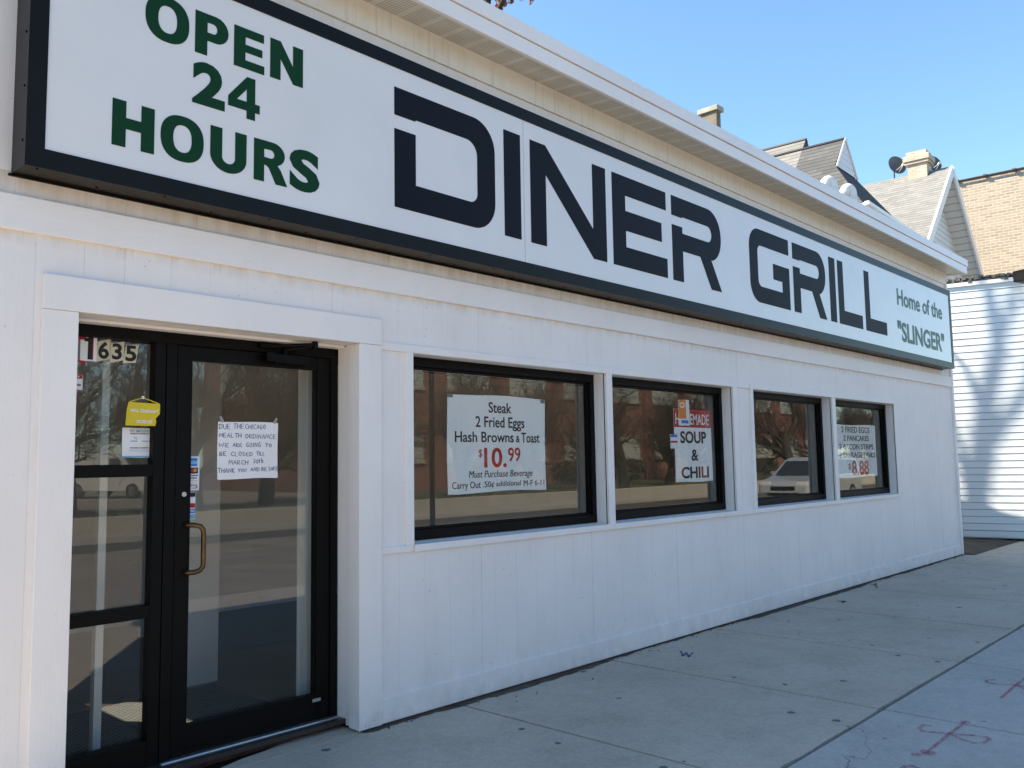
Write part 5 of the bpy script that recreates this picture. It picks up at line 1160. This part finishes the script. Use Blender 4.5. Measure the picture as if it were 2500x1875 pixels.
# trees on the far lawn
protos = []
for sd_, h_ in ((31, 11.5), (47, 12.5)):
    protos.append(tree(sd_, h_, .27, 5, trunk=.21, rmin=.007))
tp0 = tree_thing('bare street tree on the far lawn at the corner of the brick building', 22.5, -19.0, .25, *protos[0], 'bare trees on the far lawn')
tp1 = tree_thing('forked bare tree across the road in front of the third brick bay', 32.0, -18.6, .25, *protos[1], 'bare trees on the far lawn')
for src, x, y, rz, s, lab in ((tp1, 26.8,-19.8,2.0,1.05,'leaning bare tree across the road at the first brick bay'),(tp0, 36.5,-19.2,3.1,1.0,'bare tree across the road in front of the fourth brick bay'),(tp1, 41.0,-20.4,4.1,1.0,'smaller bare tree across the road beyond the leaning one'),
  (tp1, 47.5,-17.9,1.2,1.25,'thick trunked bare tree across the road reflected behind the minivan'),(tp0, 53.5,-18.6,5.2,1.1,'bare tree reflected above the breakfast poster'),(tp1, 59,-19,3.3,1.1,'bare tree near the far end of the brick building'),(tp0, 66,-20,.9,1.2,'farthest bare tree along the brick building'),
  (tp0, 11.8,-18.8,.7,1.05,'bare tree on the far lawn reflected at the left of the door glass'),(tp1, 14.9,-20.3,2.6,1.1,'bare tree on the far lawn reflected behind the closing notice'),(tp0, 17.6,-19.4,4.4,1.0,'bare tree on the far lawn near the parking lot middle'),(tp1, 8.6,-19.6,5.2,1.0,'bare tree on the far lawn reflected in the sidelight'),
  (tp0, 5.0,-20.4,1.9,1.1,'bare tree on the far lawn left of the sidelight reflection'),(tp0, 12.0,-46,2.2,1.6,'large bare tree at the back of the parking lot'),(tp1, 19.0,-50,.4,1.7,'largest bare tree at the back right of the parking lot'),(tp1, 26.0,-58,3.4,1.7,'bare tree behind the brick building end'),(tp0, 30.0,-23.5,5.6,1.1,'bare tree close to the brick wall between two bays'),(tp0, 44.5,-23,2.9,1.15,'bare tree close to the brick wall by the middle pilaster')):
    c = copy_tree(src); c.location = (x, y, .25); c.rotation_euler = (0,0,rz); c.scale = (s,s,s); c['label'] = lab
# near kerb trees to the left: they streak the road with shadow
for src, x, y, rz, s, lab in ((tp1, 4.0, 1.0, 0, 1, ''),):
    pass
for src, x, y, rz, s, lab in ((tp0,-10.5,-5.6,1.0,1.1,'bare kerbside tree on the diner side behind the camera'),(tp1,-19.0,-5.6,.3,1.2,'second bare kerbside tree on the diner side farther down the street')):
    c = copy_tree(src); c.location = (x, y, -.05); c.rotation_euler = (0,0,rz); c.scale = (s,s,s); c['label'] = lab; c['group'] = 'kerbside trees on the diner side'
# bushes
M_['leaf'] = basic('dark evergreen leaves', (.03,.05,.02), .7, .4, 5, 0)
def bush(seed):
    rr = random.Random(seed); m = MB()
    for k in range(900):
        u = Vector((rr.gauss(0,1), rr.gauss(0,1), rr.gauss(0,1))).normalized()*rr.uniform(.55,1); p_ = Vector((u.x*1.1, u.y*.8, .65+u.z*.6)); a = Vector((rr.uniform(-1,1), rr.uniform(-1,1), rr.uniform(-1,1))).normalized()*.07; b = a.orthogonal().normalized()*.05
        m.face([tuple(p_-a), tuple(p_+b), tuple(p_+a), tuple(p_-b)])
    return m
b0 = bush(1).build('bush', M_['leaf'], None, (29.5,-25.8,.25)); tag(b0, 'rounded dark evergreen bush against the brick wall at the left bay', 'bush', 'bushes along the brick building')
for x, y, s, lab in ((36.5,-25.5,1.1,'dark evergreen bush beneath the second glass block window'),(42.0,-25.6,1.2,'large dark evergreen bush by the middle pilaster'),(52,-25,1.2,'wide dark evergreen bush reflected behind the minivan'),(59,-25.4,1.1,'dark evergreen bush at the far end of the wall')):
    c = b0.copy(); COL.objects.link(c); c.location = (x,y,.25); c.scale = (s*1.2,s,s); c['label'] = lab
# ---- cars
def paint(name, col): 
    m, nt, b = newmat(name); b.inputs['Base Color'].default_value = (*col,1); b.inputs['Roughness'].default_value = .3; b.inputs['Metallic'].default_value = .35; b.inputs['Coat Weight'].default_value = .8; return m
M_['silver'] = paint('silver car paint', (.42,.42,.42)); M_['vanwhite'] = paint('white van paint', (.75,.75,.74)); M_['carglass'] = flat('dark car glass', (.015,.018,.02), .05, .7); M_['lampglass'] = flat('headlamp glass', (.55,.55,.55), .1, .8)
def car(name, label, cat, loc, rz, prof_low, prof_top, width, mat, wheels, lampz, green):
    """side profile body (x along length, z up) with a narrowing cabin; front at +x"""
    root = thing(name, label, cat, loc, rz); W = width/2
    m = MB()
    def strip(profile, inset):       # loft of the outline across the width with rounded shoulders
        secs = [(-W, .06), (-W+.10, 0), (W-.10, 0), (W, .06)]
        n = len(profile); cx_ = sum(p[0] for p in profile)/n; cz_ = sum(p[1] for p in profile)/n; rings = []
        for (y, k) in secs:
            b = len(m.v)
            for (x, z) in profile:
                ys = y*(1-inset*max(0, (z-green[0])/(green[1]-green[0]))) 
                m.v.append((x-(x-cx_)*k*.5, ys, z-(z-cz_)*k*.3))
            rings.append(b)
        for a, b in zip(rings, rings[1:]):
            for i in range(n): m.f.append((a+i, a+(i+1)%n, b+(i+1)%n, b+i)); m.u.append(None)
        for rg in (rings[0], rings[-1]): m.f.append(tuple(rg+i for i in range(n))); m.u.append(None)
    strip(prof_low, 0); strip(prof_top, .14)
    m.build('body', mat, root, bevel=.03, smooth=False)
    for x, y in [(wx, s*(W-.09)) for wx in wheels[0] for s in (-1, 1)]:
        r_ = wheels[1]; k = MB(); k.tube([(x, y-.11, r_), (x, y+.11, r_)], r_, 20); o = k.build('wheel', M_['blackrub'], root, bevel=.02)
        k = MB(); s = 1 if y > 0 else -1; k.tube([(x, y+s*.112, r_), (x, y+s*.12, r_)], r_*.62, 16); k.build('rim', M_['alu'], o)
    return root
def gpanel(root, quads, name='window', mat=None):
    for q in quads:
        k = MB(); k.face(q); k.build(name, mat or M_['carglass'], root)
low = [(-2.45,.32),(2.35,.28),(2.47,.45),(2.45,.72),(2.30,.86),(1.45,1.02),(-2.35,1.05),(-2.5,.8)]
top = [(1.50,.98),(.55,1.58),(.1,1.70),(-1.9,1.72),(-2.25,1.62),(-2.42,1.0)]
mv = car('minivan', 'silver minivan on the road reflected in the last two windows', 'minivan', (31.6,-9.6,-.13), R(180), low, top, 1.9, M_['silver'], ((1.5,-1.45), .33), .7, (1.0, 1.72))
gpanel(mv, [[(1.44,-.78,1.05),(1.44,.78,1.05),(.62,.70,1.57),(.62,-.70,1.57)]], 'windscreen')
for s in (-1, 1): gpanel(mv, [[(1.05,s*.952,1.08),(.25,s*.952,1.08),(.25,s*.88,1.58),(.5,s*.88,1.56)], [(.15,s*.952,1.08),(-1.0,s*.952,1.08),(-1.0,s*.88,1.60),(.15,s*.88,1.60)], [(-1.1,s*.952,1.08),(-2.15,s*.952,1.08),(-2.05,s*.88,1.58),(-1.1,s*.88,1.60)]])
for s in (-1, 1):
    k = MB(); k.obox((2.34,s*.68,.74), (.10,0,0), (0,.20,0), (0,0,.09)); k.build('headlight', M_['lampglass'], mv, bevel=.02)
    k = MB(); k.obox((1.0,s*1.04,1.12), (.06,0,0), (0,.10,0), (0,0,.07)); k.build('mirror', M_['silver'], mv, bevel=.02)
k = MB(); k.obox((2.46,0,.60), (.02,0,0), (0,.45,0), (0,0,.07)); k.build('grille', M_['frame'], mv)
k = MB(); k.obox((2.48,0,.38), (.01,0,0), (0,.6,0), (0,0,.05)); k.build('bumper_vent', M_['frame'], mv)
low = [(-2.2,.32),(2.2,.30),(2.3,.5),(2.25,.85),(1.45,1.05),(-2.2,1.05),(-2.28,.7)]; top = [(1.45,1.0),(.75,1.75),(.4,1.88),(-2.05,1.92),(-2.22,1.02)]
wv_ = car('cargo_van', 'white cargo van parked in the parking lot, reflected in the sidelight', 'van', (15.4,-33,.31), R(62), low, top, 1.8, M_['vanwhite'], ((1.4,-1.4), .32), .7, (1.0, 1.9))
gpanel(wv_, [[(1.40,-.74,1.08),(1.40,.74,1.08),(.82,.66,1.70),(.82,-.66,1.70)]], 'windscreen')
for s in (-1, 1): gpanel(wv_, [[(1.05,s*.905,1.10),(.2,s*.905,1.10),(.2,s*.84,1.68),(.65,s*.84,1.68)]])
# dark pole at the near kerb, and the far corner post with two green name plates
sp = thing('street_pole', 'thin dark kerbside pole reflected at the left of the widest window', 'pole', (8.36,-4.95,-.1)); m = MB(); m.tube([(0,0,0),(0,0,4.2)], .04, 10); m.build('pole', M_['frame'], sp, smooth=True)
m = MB(); m.tube([(0,0,4.2),(0,0,4.24)], [.05,.03], 10); m.build('cap', M_['frame'], sp)
sp = thing('street_sign_post', 'post with two small green street name plates across the road', 'sign post', (17.0,-15.9,-.1)); m = MB(); m.tube([(0,0,0),(0,0,3.1)], .03, 10); m.build('post', M_['alu'], sp, smooth=True)
M_['stgreen'] = flat('street sign green', (.01,.16,.09), .4)
m = MB(); m.obox((0,0,2.86), (.30,.10,0), (0,.006,0), (0,0,.075)); m.build('name_plate', M_['stgreen'], sp); m = MB(); m.obox((0,0,2.62), (.18,-.24,0), (.006,0,0), (0,0,.075)); m.build('name_plate', M_['stgreen'], sp)
# dirt line along the foot of the wall
rr = random.Random(8); m = MB(); xx = 3.15; pw = .02
while xx < 14.72:
    nx3 = xx+rr.uniform(.03,.09); nw = min(.075, max(.006, pw+rr.uniform(-.018,.018)))
    m.face([(xx,.015,.0035),(nx3,.015,.0035),(nx3,-nw,.003),(xx,-pw,.003)]); xx, pw = nx3, nw
st(m.build('dirt_line', M_['dirt']))
# grit and litter where the wall meets the pavement
rr = random.Random(12); m = MB()
for k in range(420):
    x = rr.uniform(3.2, 14.7); y = -abs(rr.gauss(0, .025))-.004 if rr.random() < .93 else -rr.uniform(0, .3); q = rr.uniform(.002,.005); a = rr.uniform(0,3)
    m.obox((x,y,q*.6), (q*math.cos(a),q*math.sin(a),0), (-q*math.sin(a)*.7,q*math.cos(a)*.7,0), (0,0,q*.6))
tag(m.build('grit', M_['dirt']), 'dark grit lying along the foot of the white wall', 'grit', kind='stuff')
def litter_twig(px, py, ln_, ang, label):
    x, y = G(px, py); o = thing('fallen_twig', label, 'twig', (x, y, 0), ang, 'dry twigs on the pavement'); m = MB()
    m.tube([(-ln_/2,0,.006),(-.1*ln_,.02,.012),(.2*ln_,-.01,.010),(ln_/2,.03,.006)], [.006,.005,.004,.002], 5); m.tube([(.0,.01,.011),(.18*ln_,.08,.008)], [.004,.002], 4); m.build('stem', M_['bark'], o)
litter_twig(2140, 1430, .42, .4, 'forked dry twig lying beside the wall near the last window'); litter_twig(2062, 1471, .14, .2, 'short dry twig lying on the pavement below the third window')
